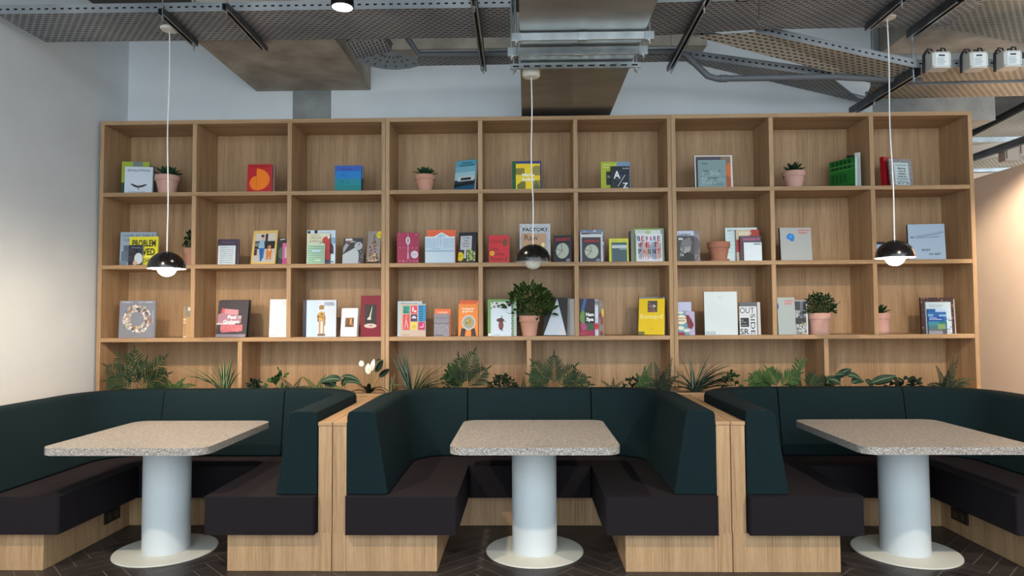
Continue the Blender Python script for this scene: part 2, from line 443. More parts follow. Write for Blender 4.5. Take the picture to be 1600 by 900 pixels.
# ---------------------------------------------------------------- tables
def rrect(w, d, r, n=8):
    p = []
    for cx, cy, a0 in ((w/2-r, d/2-r, 0), (-w/2+r, d/2-r, pi/2), (-w/2+r, -d/2+r, pi), (w/2-r, -d/2+r, 3*pi/2)):
        for i in range(n+1):
            a = a0+pi/2*i/n; p.append((cx+r*cos(a), cy+r*sin(a)))
    return p
def table(x, label):
    r = empty('pedestal_table', (x, 4.285, 0), label, 'table', 'terrazzo booth tables')
    q = MB(); q.prism(rrect(.97, 1.0, .09), .698, .74, M_TERZ); q.build('table_top', r, bevel=.004, seg=2)
    q = MB(); q.lathe([(.0, .010), (.142, .010), (.1425, .014), (.1405, .05), (.1405, .694), (.0, .694)], M_POWD, 64); q.build('column', r, smooth=True)
    q = MB(); q.lathe([(0, .0), (.303, 0), (.306, .003), (.304, .008), (.29, .010), (0, .0105)], M_BASEW, 72); q.build('base_plate', r, smooth=True)
    q = MB(); q.box(-.2, -.2, .688, .2, .2, .697, M_STRUT); q.build('mounting_plate', r)
table(C0-PITCH+.0, 'speckled terrazzo table on white pedestal in the left booth')
table(C0+.025, 'speckled terrazzo table on white pedestal in the centre booth')
table(C0+PITCH+.01, 'speckled terrazzo table on white pedestal in the right booth, cut by the photo edge')

# ---------------------------------------------------------------- pendant lamps
def pendant(px, pyrim, pxc, pyc, label, glow, pw):
    Y = 4.55
    rim = at(px, pyrim, Y=Y); top = at(pxc, pyc, Y=Y)
    root = empty('pendant_lamp', (rim.x, Y, rim.z), label, 'pendant lamp', 'dome pendant lamps over the tables')
    R = .122
    q = MB(); pr = [(R*sin(a), R*.98*cos(a)) for a in [pi/2*i/16 for i in range(1, 17)]]
    q.lathe([(.004, R*.98)]+pr, M_BLACK, 48)
    q.build('shade', root, smooth=True, angle=60)
    q = MB(); R2 = R-.002
    q.lathe([(.004, R2*.98)]+[(R2*sin(a), R2*.98*cos(a)) for a in [pi/2*i/16 for i in range(1, 17)]]+[(R, 0)], flat((236, 232, 226), .4), 48)
    q.build('inner_reflector', root, smooth=True, angle=60)
    q = MB(); g = .062
    q.lathe([(.001, -g*.98+.008)]+[(g*sin(a), -g*.98*cos(a)+.008) for a in [pi/2*i/12 for i in range(1, 13)]]+[(g*cos(a), g*.5*sin(a)+.008) for a in [pi/2*i/6 for i in range(1, 7)]], emis((1, .80, .58), glow) if glow else flat((216, 212, 200), .4), 40)
    gl = q.build('globe_diffuser', root, smooth=True, angle=60)
    # three pins of the globe
    q = MB()
    for k in range(3):
        a = 2*pi*k/3+.4; q.tube([(g*.9*cos(a), g*.9*sin(a), .01), (R*.93*cos(a), R*.93*sin(a), .035)], .0016, M_GALV, 6)
    q.build('support_pin', root)
    dx = top.x-rim.x; dz = top.z-rim.z
    q = MB(); pts = []
    for i in range(13):
        t = i/12; pts.append((dx*t+.006*sin(t*9)*(1-t)*t*4, 0, R*.98+(dz-R*.98)*t))
    q.tube(pts, .0042, M_WHITE, 8); q.build('cable', root, smooth=True)
    q = MB(); q.lathe([(.0, -.022), (.03, -.022), (.052, -.018), (.06, -.006), (.062, .022), (.0, .022)], M_CREAM, 40, c=(dx, 0, dz)); q.build('ceiling_rose', root, smooth=True)
    if False:
        L = bpy.data.lights.new('bulb_light', 'POINT'); L.energy = pw; L.color = (1, .82, .60); L.shadow_soft_size = .03
        lo = bpy.data.objects.new('bulb_light', L); COL.objects.link(lo); lo.parent = root; lo.location = (0, 0, -.075)
    return root
pendant(260.5, 420, 265, 44, 'glowing black dome pendant lamp at left, hanging over the left table', PEND_L, PEND_L)
pendant(833, 409, 830, 117, 'unlit black dome pendant lamp over the centre table, hung from the metal duct', 0, 0)
pendant(1398.5, 403, 1386, 25, 'lit black dome pendant lamp at right, hanging in front of the pale blue book', PEND_R, PEND_R)

# ---------------------------------------------------------------- ceiling services
ZTR = 3.495
def tray(name, A, B, C_, D_, label, mat=None, fl=.06, group='perforated cable trays under the ceiling', lips=True):
    A, B, C_, D_ = [Vector(p) for p in (A, B, C_, D_)]
    root = (A+B+C_+D_)/4
    A, B, C_, D_ = [p-root for p in (A, B, C_, D_)]
    o = empty(name, root, label, 'cable tray', group)
    mat = mat or M_TRAY
    q = MB(); e = (B-A).normalized(); pr = lambda p: (p-A).dot(e)
    wv = (D_-A)-e*(D_-A).dot(e); wv.normalize()
    U = lambda p: ((p-A).dot(e), (p-A).dot(wv))
    q.add([A, B, C_, D_], [(0, 1, 2, 3)], mat, [[U(A), U(B), U(C_), U(D_)]])
    q.build('tray_floor', o, solid=.0016)
    for (p, r) in ((A, B), (D_, C_)):
        L = (r-p).length; z = Vector((0, 0, fl))
        s = MB(); s.add([p, r, r+z, p+z], [(0, 1, 2, 3)], M_RAIL, [[(0, .0), (L, .0), (L, .0299), (0, .0299)]])
        d = (r-p).normalized(); inn = Vector((-d.y, d.x, 0))*(.014 if p is A else -.014)
        s.add([p+z, r+z, r+z+inn, p+z+inn], [(0, 1, 2, 3)], M_GALV if lips else mat)
        s.build('side_rail', o, solid=.002)
    return o
def Z(px, py, z=ZTR): return at(px, py, Z=z)
# long tray left of the duct
fl_ = Z(-6, 22); bl_ = Z(72, 66); fr_ = Z(800, 11); br_ = Z(800, 58)
tray('cable_tray', fl_, fr_, br_, bl_, 'long grey perforated cable tray running from the left wall to the duct')
tray('cable_tray', Z(1018, 4), Z(1185, 0), Z(1185, 46), Z(1000, 57), 'short perforated cable tray just right of the metal duct')
tray('cable_tray', Z(1186, -60), Z(1720, -120), Z(1480, 41), Z(1186, 46), 'broad perforated cable tray at the top right above the lamp rose')
tray('cable_tray', Z(1490, -60, 3.62), Z(1720, -60, 3.62), Z(1720, 92, 3.62), Z(1445, 38, 3.62), 'wide perforated tray in the top right corner above the three white boxes', M_TRAYW)
# second tray behind
tray('cable_tray', Z(650, 91), Z(1062, 85), Z(1072, 96), Z(655, 103), 'narrow perforated cable tray running behind the grey pipe')
tray('cable_tray', Z(1063, 88), at(1300, 121, Z=3.32), at(1352, 162, Z=3.32), Z(1073, 97), 'slanting perforated tray descending close to the back wall', M_TRAY)
tray('cable_tray', Z(1180, 50), at(1432, 106, Z=3.28), at(1362, 130, Z=3.28), Z(1082, 56), 'sloping perforated tray with bright steel edge left of the white boxes', M_TRAYW)
tray('cable_tray', at(1433, 106, Z=3.28), at(1720, 103, Z=3.28), at(1720, 121, Z=3.28), at(1363, 130, Z=3.28), 'level perforated tray carrying the three white boxes', M_TRAYW)
tray('cable_tray', at(1360, 135, Z=3.28), at(1720, 126, Z=3.28), at(1720, 147, Z=3.28), at(1352, 155, Z=3.28), 'lower perforated tray just above the right bookcase corner', M_TRAYW)
tray('cable_tray', Z(541, 66), Z(556, 92), Z(612, 80), Z(600, 62), 'short perforated tray piece leading into the fan-shaped bend', M_TRAY, fl=.05)
# fan bend
e = empty('tray_bend', Z(610, 95), 'fan-shaped smooth steel tray bend beside the concrete beam', 'cable tray')
q = MB(); cpt = Z(610, 76)
arc = [Z(*p) for p in ((557, 92), (566, 99), (580, 104), (600, 108), (620, 109), (640, 107), (655, 103), (649, 90), (632, 84), (612, 81), (590, 84))]
o3 = Z(610, 95)
q.add([p-o3 for p in arc], [tuple(range(len(arc)))], flat((150, 160, 168), .4, .5))
for i in range(7):
    p0 = arc[i]-o3; c = (arc[9]-o3)
    for t in (.25, .5, .75):
        s0 = c+(p0-c)*t; s1 = c+(p0-c)*(t+.1); q.obox(s0-Vector((0, 0, .002)), s1-Vector((0, 0, .002)), .008, .001, M_DARK)
q.build('bend_plate', e)
q = MB(); q.add([Vector(p)-o3 for p in arc[:7]]+[Vector(p)-o3+Vector((0, 0, .05)) for p in arc[:7]], [(i, i+1, i+8, i+7) for i in range(6)], M_GALV); q.build('side_rail', e, solid=.002)
# struts with threaded rods
def strut(p, q_, label, rods=((0,), (1,)), w=.041, h=.041):
    p, q_ = Vector(p), Vector(q_); c = (p+q_)/2
    o = empty('ceiling_strut', c, label, 'strut', 'steel channel struts carrying the trays')
    m_ = MB(); d = (q_-p).normalized(); a = d.cross(Vector((0, 0, 1))).normalized()
    for s in (-1, 1): m_.obox(p-c+a*s*w/2, q_-c+a*s*w/2, .003, h, M_STRUT)
    m_.obox(p-c+Vector((0, 0, h/2)), q_-c+Vector((0, 0, h/2)), w, .003, M_STRUT)
    for s in (-1, 1): m_.obox(p-c+a*s*w*.36-Vector((0, 0, h/2)), q_-c+a*s*w*.36-Vector((0, 0, h/2)), w*.25, .003, M_GALV)
    m_.build('channel', o)
    for t in rods:
        x = p+(q_-p)*t; m_ = MB(); m_.tube([x-c-Vector((0, 0, .06)), Vector((x.x, x.y, ZC))-c], .005, M_GALV, 6)
        m_.lathe([(0, -.006), (.01, -.006), (.01, .004), (0, .004)], M_GALV, 6, c=x-c-Vector((0, 0, h/2+.006))); m_.build('threaded_rod', o)
ZS = 3.465
strut(at(252, 18, Z=ZS), at(305, 68, Z=ZS), 'dark steel strut beside the left lamp rose', (.03, .96))
strut(at(352, 10, Z=ZS), at(414, 77, Z=ZS), 'dark steel strut running over the concrete beam', (.03,))
strut(at(740, -4, Z=ZS), at(756, 108, Z=ZS), 'dark steel strut just left of the duct', (.06, .95))
strut(at(1108, -8, Z=ZS), at(1046, 108, Z=ZS), 'dark steel strut right of the duct where the pipe bends', (.1, .95))
strut(at(1410, -2, Z=ZS), at(1356, 44, Z=ZS), 'steel strut behind the right lamp rose', (.02,))
strut(at(1500, -4, Z=ZS), at(1422, 54, Z=ZS), 'dark steel strut above the first white box', (.96,), w=.05, h=.06)
strut(at(1432, 112, Z=3.24), at(1332, 174, Z=3.24), 'heavy steel strut slanting down to the bookcase top', (.04, .62), w=.06, h=.06)
# pipe
pp = [at(636, 58, Y=5.05), at(655, 86, Y=5.14), at(850, 84, Y=5.14), at(1056, 81, Y=5.14), at(1072, 86, Y=5.14), at(1106, 119, Y=5.14), at(1120, 123, Y=5.14), at(1300, 120, Y=5.14), at(1440, 127, Y=5.14)]
pc = Vector(pp[3]); e = empty('conduit_pipe', pc, 'grey plastic pipe with a dog-leg bend under the trays', 'pipe')
q = MB(); q.tube([Vector(p)-pc for p in pp], .024, M_PIPE, 14); q.build('pipe_run', e, smooth=True, angle=60)
for k in (2, 4, 6):
    q = MB(); a0 = Vector(pp[k])-pc; d = (Vector(pp[k+1])-Vector(pp[k])).normalized(); q.tube([a0+d*.02, a0+d*.08], .028, M_PIPE, 14); q.build('coupling', e, smooth=True)
# ventilation duct
ZD = 3.17
xl = at(815, 183, Z=ZD).x; xr = at(952, 183, Z=ZD).x; xm = (xl+xr)/2; hw = (xr-xl)/2
e = empty('ventilation_duct', (xm, 4.4, ZD), 'large rectangular sheet metal ventilation duct above the middle bookcase', 'duct')
for y0, y1 in ((-4.0, -1.5), (-1.498, .05), (.052, 1.535)):
    q = MB(); q.box(-hw, y0, 0, hw, y1, .265, M_DUCT); q.build('duct_section', e, bevel=.004)
for y in (-1.5, .05):
    q = MB(); q.box(-hw-.012, y-.012, -.012, hw+.012, y+.012, .275, M_GALV); q.build('flange', e, bevel=.002)
def bracket(py, x0, x1, nm, lab, z=ZD-.03, perf=False, h=.035):
    p = at(x0, py+1.0, Z=z); q_ = at(x1, py-1.0, Z=z); q_.y = p.y; p.x = min(p.x, xl-.05); q_.x = max(q_.x, xr+.05); c = (p+q_)/2
    e = empty(nm, c, lab, 'bracket', 'steel trapeze brackets under the duct'); L = q_.x-p.x
    m_ = MB(); m_.box(-L/2, -.015, -h/2, L/2, -.012, h/2, M_GALV); m_.box(-L/2, -.012, h/2-.003, L/2, .03, h/2, M_GALV)
    m_.box(-L/2, -.012, -h/2, L/2, .0, -h/2+.003, M_GALV)
    if not perf: m_.build('rail', e, bevel=.001, seg=1)
    if perf:
        k = int(L/.07)
        for i in range(k):
            for row in ((-.008,)):
                x = -L/2+.04+i*(L-.08)/(k-1); m_.box(x-.02, -.0165, -.006, x+.02, -.0145, .004, M_DARK)
        m_.build('rail', e)
    else:
        for x in (-L/2+.03, 0, L/2-.03):
            m_ = MB(); m_.box(x-.028, -.02, -h/2-.004, x+.028, .012, h/2+.0, M_GALV); m_.build('clamp', e, bevel=.002)
    for s in (-1, 1):
        m_ = MB(); m_.tube([(s*(L/2-.025), 0, -.05), (s*(L/2-.025), 0, ZC-c.z)], .006, M_GALV, 6)
        m_.lathe([(0, -.034), (.012, -.034), (.012, -.022), (0, -.022)], M_GALV, 6, c=(s*(L/2-.03), 0, 0)); m_.build('threaded_rod', e)
bracket(58, 803, 1003, 'trapeze_bracket', 'bright steel trapeze bracket with centre clamp, topmost of three under the duct', h=.045)
bracket(81, 793, 1000, 'trapeze_bracket', 'plain flat steel trapeze bracket, middle of three under the duct', z=ZD-.035, h=.05)
bracket(104, 797, 989, 'trapeze_bracket', 'slotted steel trapeze bracket just above the centre lamp rose', perf=True)
# white driver boxes
for k, (x0, x1, y0, y1, lab) in enumerate(((1457, 1486, 80, 106, 'left'), (1516, 1544, 80, 106, 'middle'), (1569, 1597, 78, 104, 'right'))):
    Yb = at(x0, 106, Z=3.28).y-.108
    p = at(x0, y1, Y=Yb); q_ = at(x1, y0, Y=Yb); w = q_.x-p.x; h = q_.z-p.z
    e = empty('driver_box', (p.x+w/2, Yb, p.z), 'white plastic box with cables on the tray edge, %s of three' % {'left': 'leftmost', 'middle': 'middle one', 'right': 'rightmost'}[lab], 'electrical box', 'white boxes on the cable tray')
    m_ = MB(); m_.box(-w/2, 0, 0, w/2, .1, h, flat((206, 204, 198), .5)); hs = m_.build('housing', e, bevel=.006)
    m_ = MB(); m_.box(-w*.32, -.002, h*.12, w*.36, -.0005, h*.88, M_WHITE)
    m_.box(-w*.16, -.003, h*.70, w*.16, -.0021, h*.80, flat((60, 60, 70)))
    for i in range(5): m_.box(-w*.26, -.003, h*(.2+.09*i), w*(.1+.05*(i % 3)), -.0021, h*(.225+.09*i), flat((120, 130, 160)))
    m_.build('label_sticker', e)
    m_ = MB()
    for sx in (-w/2+.008, w/2-.008):
        for sz in (.01, h-.01): m_.lathe([(0, 0), (.004, 0)], M_DARK, 8, c=(sx, 0, sz)); m_.box(sx-.003, -.002, sz-.003, sx+.003, 0, sz+.003, M_DARK)
    m_.build('screw', e)
    for i, (ax, hh, wd) in enumerate(((-.55, .10, .03), (-.42, .12, .04), (.1, .11, .035), (.3, .13, .03))):
        m_ = MB(); cx = w*ax
        m_.tube([(cx-wd, .05, -.02 if ax < -.4 else h-.01), (cx-wd*.9, .05, h*.9), (cx-wd*.3, .05, h*.55+hh*.75), (cx+wd*.4, .05, h*.55+hh*.72), (cx+wd, .05, h*.9), (cx+wd, .05, h*.3 if ax < -.4 else h-.01)], .006, M_DARK, 8)
        m_.build('cable', e, smooth=True, angle=70)
# spotlights (one in view, its neighbours along the same ceiling)
def spot(p, lab, en, tgt=None, on=True, blend=.6, size=95):
    e = empty('ceiling_spotlight', p, lab, 'spotlight', 'ceiling spotlights')
    m_ = MB(); m_.lathe([(.062, .0), (.070, .0), (.072, .02), (.06, .10), (.02, .12), (.0, .12)], M_BLACK, 28); m_.tube([(0, 0, .12), (0, 0, ZC-p[2])], .006, M_BLACK, 8)
    m_.build('housing', e, smooth=True)
    m_ = MB(); m_.lathe([(.0, .002), (.062, .002)], emis((1, .93, .82), 12 if on else 0), 28); m_.build('lens', e)
    if on:
        L = bpy.data.lights.new('spot_light', 'SPOT'); L.energy = en; L.color = SPOT_COL; L.spot_size = radians(size); L.spot_blend = blend; L.shadow_soft_size = .05
        lo = bpy.data.objects.new('spot_light', L); COL.objects.link(lo); lo.parent = e; lo.location = (0, 0, -.01)
        if tgt:
            d = Vector(tgt)-Vector(p); lo.rotation_euler = d.to_track_quat('-Z', 'Y').to_euler()
spot(at(535, 12, Z=3.38), 'lit round ceiling spotlight in front of the left tray', SPOT_W*.6)
spot(at(1165, -6, Z=3.38), 'dark round ceiling spotlight at the top edge right of the duct', 0, on=False)
for x in (C0-PITCH, C0, C0+PITCH):
    spot((x+.02, 1.95, 3.4), 'ceiling spotlight in front of the booths, lined up with a table', SPOT_W, (x, 3.9, .2))
spot((4.0, 5.25, 3.1), 'ceiling spotlight washing the beige wall right of the booths', 330, (4.9, 6.2, .9), blend=.5, size=96)
# far right services seen past the bookcase end
def farq(nm, pts, z, lab, cat, mat, sol=.004):
    v = [at(x, y, Z=z) for x, y in pts]; c = sum(v, Vector())/len(v); q = MB()
    L0 = (v[1]-v[0]); el = L0.normalized(); wl = (v[3]-v[0])-el*(v[3]-v[0]).dot(el); wl.normalize()
    q.add([p-c for p in v], [tuple(range(len(v)))], mat, [[((p-v[0]).dot(el), (p-v[0]).dot(wl)) for p in v]])
    o = q.build(nm, solid=sol); o.location = c; return tag(o, lab, cat, 'services over the passage right of the bookcase')
farq('cable_tray', [(1500, 222), (1640, 150), (1640, 212), (1500, 216+14)], 3.45, 'distant beige perforated tray right of the bookcase top', 'cable tray', M_TRAYW)
farq('cable_tray', [(1500, 262), (1640, 222), (1640, 262), (1500, 284)], 3.35, 'distant perforated tray just above the beige wall', 'cable tray', M_TRAYW)
def bar(p, q_, w, h, lab, mat, nm='ceiling_strut', cat='strut'):
    p, q_ = Vector(p), Vector(q_); c = (p+q_)/2; m_ = MB(); m_.obox(p-c, q_-c, w, h, mat); m_.obox(p-c+Vector((0, 0, h*.3)), q_-c+Vector((0, 0, h*.3)), w*1.6, h*.2, mat)
    o = m_.build(nm, bevel=.002); o.location = c; tag(o, lab, cat, 'services over the passage right of the bookcase')
bar(at(1505, 219, Y=7.0), at(1640, 217, Y=7.0), .04, .055, 'pale steel bar crossing right of the bookcase end', M_GALV)
bar(at(1505, 215, Y=6.9), at(1640, 145, Y=6.0), .04, .06, 'dark upper rail rising to the right past the bookcase', M_DARK)
bar(at(1505, 252, Y=7.2), at(1640, 205, Y=6.5), .05, .07, 'dark lower rail rising to the right past the bookcase', M_STRUT)
bar(at(1505, 267, Y=6.8), at(1640, 263, Y=6.8), .04, .04, 'grey steel bar resting along the top of the beige wall', M_GALV)
for (x0, x1, y0, y1, lb) in ((1571, 1592, 229, 251, 'distant beige junction box under the dark rail'), (1593, 1620, 222, 243, 'second distant beige junction box at the photo edge')):
    p = at(x0, y1, Y=6.9); q_ = at(x1, y0, Y=6.9); m_ = MB(); m_.box(0, 0, 0, q_.x-p.x, .1, q_.z-p.z, flat((170, 150, 136)))
    m_.box(.01, -.002, .02, .02, 0, q_.z-p.z-.02, M_DARK)
    o = m_.build('junction_box', bevel=.004); o.location = p; tag(o, lb, 'electrical box', 'services over the passage right of the bookcase')
# ---------------------------------------------------------------- books
GR = ['books on the top shelf row', 'books on the middle shelf row', 'books on the lower shelf row']
def clip(pts, u0, u1, v0, v1):
    for ax, lim, sg in ((0, u0, 1), (0, u1, -1), (1, v0, 1), (1, v1, -1)):
        out = []
        for i in range(len(pts)):
            p, q = pts[i-1], pts[i]; ip, iq = (p[ax]-lim)*sg >= 0, (q[ax]-lim)*sg >= 0
            if ip != iq:
                t = (lim-p[ax])/(q[ax]-p[ax]); out.append((p[0]+(q[0]-p[0])*t, p[1]+(q[1]-p[1])*t))
            if iq: out.append(q)
        pts = out
        if not pts: return pts
    return pts
def art_geo(q, w, h, items):
    y = -.0002
    X = lambda u: (u-.5)*w
    Zz = lambda v: v*h
    def P(pts, col, hi=1):
        pts = clip(pts, 0, 1, 0, hi)
        if len(pts) > 2: q.add([(X(a), y, Zz(b)) for a, b in pts], [tuple(range(len(pts)))], flat(col))
    for it in items:
        y -= .00018; k = it[0]
        if k == 'r': P([(it[1], it[2]), (it[3], it[2]), (it[3], it[4]), (it[1], it[4])], it[5])
        elif k == 'e': P([(it[1]+it[3]*cos(2*pi*i/24), it[2]+it[4]*sin(2*pi*i/24)) for i in range(24)], it[5])
        elif k == 'p': P(it[1], it[2], 1.3)
        elif k == 'l':
            _, a, b, c, d, th, col = it
            p0 = Vector((a*w, b*h)); p1 = Vector((c*w, d*h)); dd = (p1-p0).normalized(); nn = Vector((-dd.y, dd.x))*th*w/2
            P([(v.x/w, v.y/h) for v in (p0-nn, p1-nn, p1+nn, p0+nn)], col)
        elif k == 't':     # text: left u, baseline v, cap height share of h, width share of w, colour, bold, angle
            _, s, a, b, hh, ww, col = it[:7]; bold = it[7] if len(it) > 7 else 0; ang = it[8] if len(it) > 8 else 0
            vs, fs = text_geo(s, bold)
            mx = max(v[0] for v in vs); mn = min(v[0] for v in vs); sx = ww*w/(mx-mn); sz = hh*h/.7
            if ang == -90: q.add([(X(a)+v[1]*hh*w/.7, y, Zz(b)-(v[0]-mn)*ww*h/(mx-mn)) for v in vs], fs, flat(col))
            else: q.add([(X(a)+(v[0]-mn)*sx, y, Zz(b)+v[1]*sz) for v in vs], fs, flat(col))
        elif k in ('n', 'ring'):     # printed picture patches
            if k == 'n': _, seed, a, b, c, d, n, sz, pal = it
            else: _, seed, cu, cv, r0, r1, n, sz, pal = it
            rg = random.Random(seed)
            for i in range(n):
                if k == 'n': cx = rg.uniform(a, c); cz = rg.uniform(b, d); box = (a, c, b, d)
                else: t = rg.uniform(0, 2*pi); r = rg.uniform(r0, r1); cx = cu+r*cos(t); cz = cv+r*w/h*sin(t); box = (0, 1, 0, 1)
                m = rg.randint(4, 7); a0 = rg.uniform(0, 6); y -= .000008
                pts = clip([(cx+sz*rg.uniform(.3, .55)*cos(a0+2*pi*j/m), cz+sz*w/h*rg.uniform(.3, .55)*sin(a0+2*pi*j/m)) for j in range(m)], *box)
                col = rg.choice(pal)
                if len(pts) > 2: P(pts, col)
def B(row, xl, xr, yt, label, col, art=(), dy=0, th=.02, yaw=0, lean=2.5, spine=None, soft=False, page=None, hpx=None, cat='book', top2=None):
    z0 = RZ[row]; spine = spine or tuple(int(c*.85) for c in col)
    ca = cos(radians(yaw))
    Y = YS+.016+dy
    a = at(xl, yt+30, Y=Y); b = at(xr, yt+30, Y=Y)
    w = (b.x-a.x)/max(.25, ca+(.0)) ; Yc = Y+abs(sin(radians(yaw)))*w/2
    xc = at((xl+xr)/2, yt+30, Y=Yc).x
    h = (at((xl+xr)/2, yt, Y=Yc+.01).z-z0)/cos(radians(lean))
    o = bpy.data.objects.new('book', None); COL.objects.link(o); o.empty_display_size = .05
    tag(o, label, cat, GR[row])
    o.location = (xc, Yc+ (0), z0+th*sin(radians(lean))+.0004)
    o.rotation_euler = (Matrix.Rotation(-radians(yaw), 3, 'Z') @ Matrix.Rotation(-radians(lean), 3, 'X')).to_euler()
    bt = .0012 if soft else .0028; ins = .0 if soft else .004
    q = MB(); cm, sm = flat(col, .42), flat(spine, .45)
    q.box(-w/2, 0, 0, w/2, bt, h, cm); q.box(-w/2, th-bt, 0, w/2, th, h, sm); q.box(-w/2, bt, 0, -w/2+bt, th-bt, h, sm)
    q.build('cover', o)
    q = MB(); q.box(-w/2+bt, bt, ins, w/2-ins-.001, th-bt, h-ins, page or M_PAGE); q.build('page_block', o)
    if art:
        q = MB(); art_geo(q, w, h, art); q.build('cover_print', o)
    return o
K = (20, 20, 22); Wt = (222, 226, 230); GY = (140, 146, 152)
# ---- top row
B(0, 196, 236, 261, 'white book with black moth titled EVOLUTION, front of its stack', (205, 214, 226), [
  ('t', 'EVOLUTION', .1, .82, .085, .8, (40, 44, 60), .01), ('l', .5, .12, .5, .30, .03, (50, 44, 44)), ('p', [(.5, .22), (.47, .28), (.24, .36), (.22, .33), (.34, .24), (.46, .2)], (60, 52, 50)),
  ('p', [(.5, .22), (.53, .28), (.76, .34), (.82, .32), (.68, .24), (.54, .2)], (60, 52, 50)), ('t', 'A VISUAL RECORD', .14, .03, .03, .6, (70, 74, 80))], th=.022, yaw=-9)
B(0, 191, 231, 253, 'lime green book peeking from behind the white EVOLUTION book', (158, 176, 54), [('r', 0, .0, 1, .35, (40, 70, 50)), ('r', .4, .86, .75, 1, (120, 130, 130))], dy=.046, th=.014, yaw=-9, spine=(38, 74, 50))
B(0, 196, 238, 259, 'grey book at the back of the stack with the white EVOLUTION book', (96, 104, 104), dy=.066, th=.02, yaw=-9)
B(0, 386, 424, 257, 'red book with two orange half discs on its cover', (186, 26, 36), [
  ('e', .37, .31, .27, .26, (240, 120, 10)), ('r', .375, 0, .7, .84, (186, 26, 36)), ('p', [(.375+.55*sin(pi*i/20), .44-.40*cos(pi*i/20)) for i in range(21)], (242, 122, 12)), ('e', .36, .31, .26, .25, (240, 120, 10)), ('l', .375, .04, .375, .84, .01, (150, 50, 20)),
  ('t', 'Verner Panton', .08, .9, .05, .82, (110, 16, 24), .02)], th=.026)
B(0, 390, 429, 258, 'dusty pink book mostly hidden behind the red and orange one', (150, 110, 106), dy=.03, th=.016)
B(0, 523, 564, 259, 'blue and teal colour-banded book alone in the third top compartment', (24, 122, 196), [
  ('r', 0, .78, 1, 1, (52, 92, 178)), ('r', 0, 0, 1, .48, (26, 134, 150)), ('r', 0, 0, 1, .22, (22, 128, 128)), ('t', 'Public Design', .22, .84, .04, .42, (20, 50, 110), .02), ('t', 'Cities', .22, .66, .04, .14, (16, 60, 120)), ('t', 'of Ideas', .22, .58, .04, .25, (16, 60, 120)), ('t', 'New', .22, .38, .04, .13, (14, 60, 70)), ('t', 'Learning', .22, .30, .04, .32, (14, 60, 70))], th=.02, spine=(60, 100, 140))
B(0, 529, 567, 260, 'grey-blue book showing a thin edge behind the blue banded book', (104, 122, 150), [('r', .85, 0, 1, .5, (24, 28, 34))], dy=.026, th=.016)
B(0, 708, 741.5, 250, 'turned cyan book with a landscape photo, leaning near the divider', (92, 160, 184), [
  ('r', 0, .5, 1, .8, (120, 176, 194)), ('r', 0, .34, 1, .6, (160, 196, 206)), ('r', 0, .0, 1, .34, (44, 52, 60)), ('r', .15, .3, .95, .46, (196, 204, 204)), ('r', .3, .33, .8, .41, (30, 34, 38)), ('r', 0, 0, 1, .14, (28, 84, 116)), ('p', [(0, .1), (1, .22), (1, .27), (0, .2)], (20, 24, 28)),
  ('t', 'GRAND', .3, .88, .06, .5, (14, 86, 110), .02), ('t', 'PARADISE', .2, .79, .06, .7, (14, 86, 110), .02)], th=.026, yaw=24, lean=10, spine=(190, 196, 200))
B(0, 806, 844, 256, 'yellow book with white title letters, in front of blue and green books', (236, 202, 20), [
  ('r', 0, .56, .36, .82, (136, 122, 40)), ('e', .9, .72, .28, .2, (150, 136, 60)), ('p', [(.05, 0), (.62, 0), (.42, .3), (.2, .3)], (120, 116, 44)), ('e', .3, .1, .26, .16, (112, 110, 40)), ('r', .68, .0, 1, .34, (140, 130, 60)), ('p', [(.68, 0), (1, .02), (.84, .3)], (92, 96, 48)), ('r', .4, 0, .66, .5, (240, 206, 24)), ('r', .4, .5, 1, .53, (240, 206, 24)),
  ('t', 'Mario', .26, .5, .12, .5, (240, 240, 226), .03), ('t', 'Bellini', .26, .32, .12, .5, (240, 240, 226), .03)], th=.022)
B(0, 807, 846, 252, 'royal blue book right behind the yellow lettered book', (38, 58, 122), dy=.025, th=.02)
B(0, 800, 838, 252, 'green book at the back of the yellow and blue stack', (26, 98, 56), dy=.048, th=.02, spine=(20, 84, 46))
B(0, 955, 984, 260, 'black book with large white letters A and Z', (22, 26, 38), [
  ('n', 5, .1, .05, 1, .8, 26, .16, [(36, 46, 84), (50, 40, 52), (28, 34, 60), (66, 60, 96)]), ('t', 'A', .14, .44, .34, .36, (238, 240, 240), .02), ('l', .36, .08, .76, .6, .025, (220, 220, 226)), ('t', 'Z', .62, .0, .24, .28, (238, 240, 240), .02), ('t', 'Ardilla', .62, .87, .06, .34, (214, 220, 224))], th=.02, spine=(90, 94, 100))
B(0, 939, 985, 253, 'lime and pale blue book behind the black A Z book', (166, 176, 40), [
  ('r', .55, 0, 1, 1, (122, 148, 176)), ('r', .18, .14, .4, .64, (34, 34, 36)), ('r', .22, .4, .38, .48, (120, 120, 110)), ('t', 'Catherine', .08, .87, .055, .44, (220, 224, 150), .02), ('t', 'Dee', .08, .77, .055, .2, (220, 224, 150), .02)], dy=.024, th=.022)
B(0, 1091, 1135, 250, 'pale blue-grey book lettered Table of Contents, front of its pair', (128, 152, 154), [
  ('n', 9, .1, .08, .95, .6, 60, .12, [(142, 166, 170), (118, 142, 150), (150, 172, 174)]), ('t', 'Arts', .14, .84, .055, .2, (26, 28, 30), .02), ('t', 'Table', .16, .57, .06, .2, (26, 28, 30), .02), ('t', 'of', .72, .57, .06, .08, (26, 28, 30), .02), ('t', 'Contents', .32, .31, .06, .38, (26, 28, 30), .02), ('t', 'Design', .68, .11, .035, .2, (40, 48, 70)), ('t', '& Letters', .6, .055, .035, .32, (40, 48, 70))], th=.018)
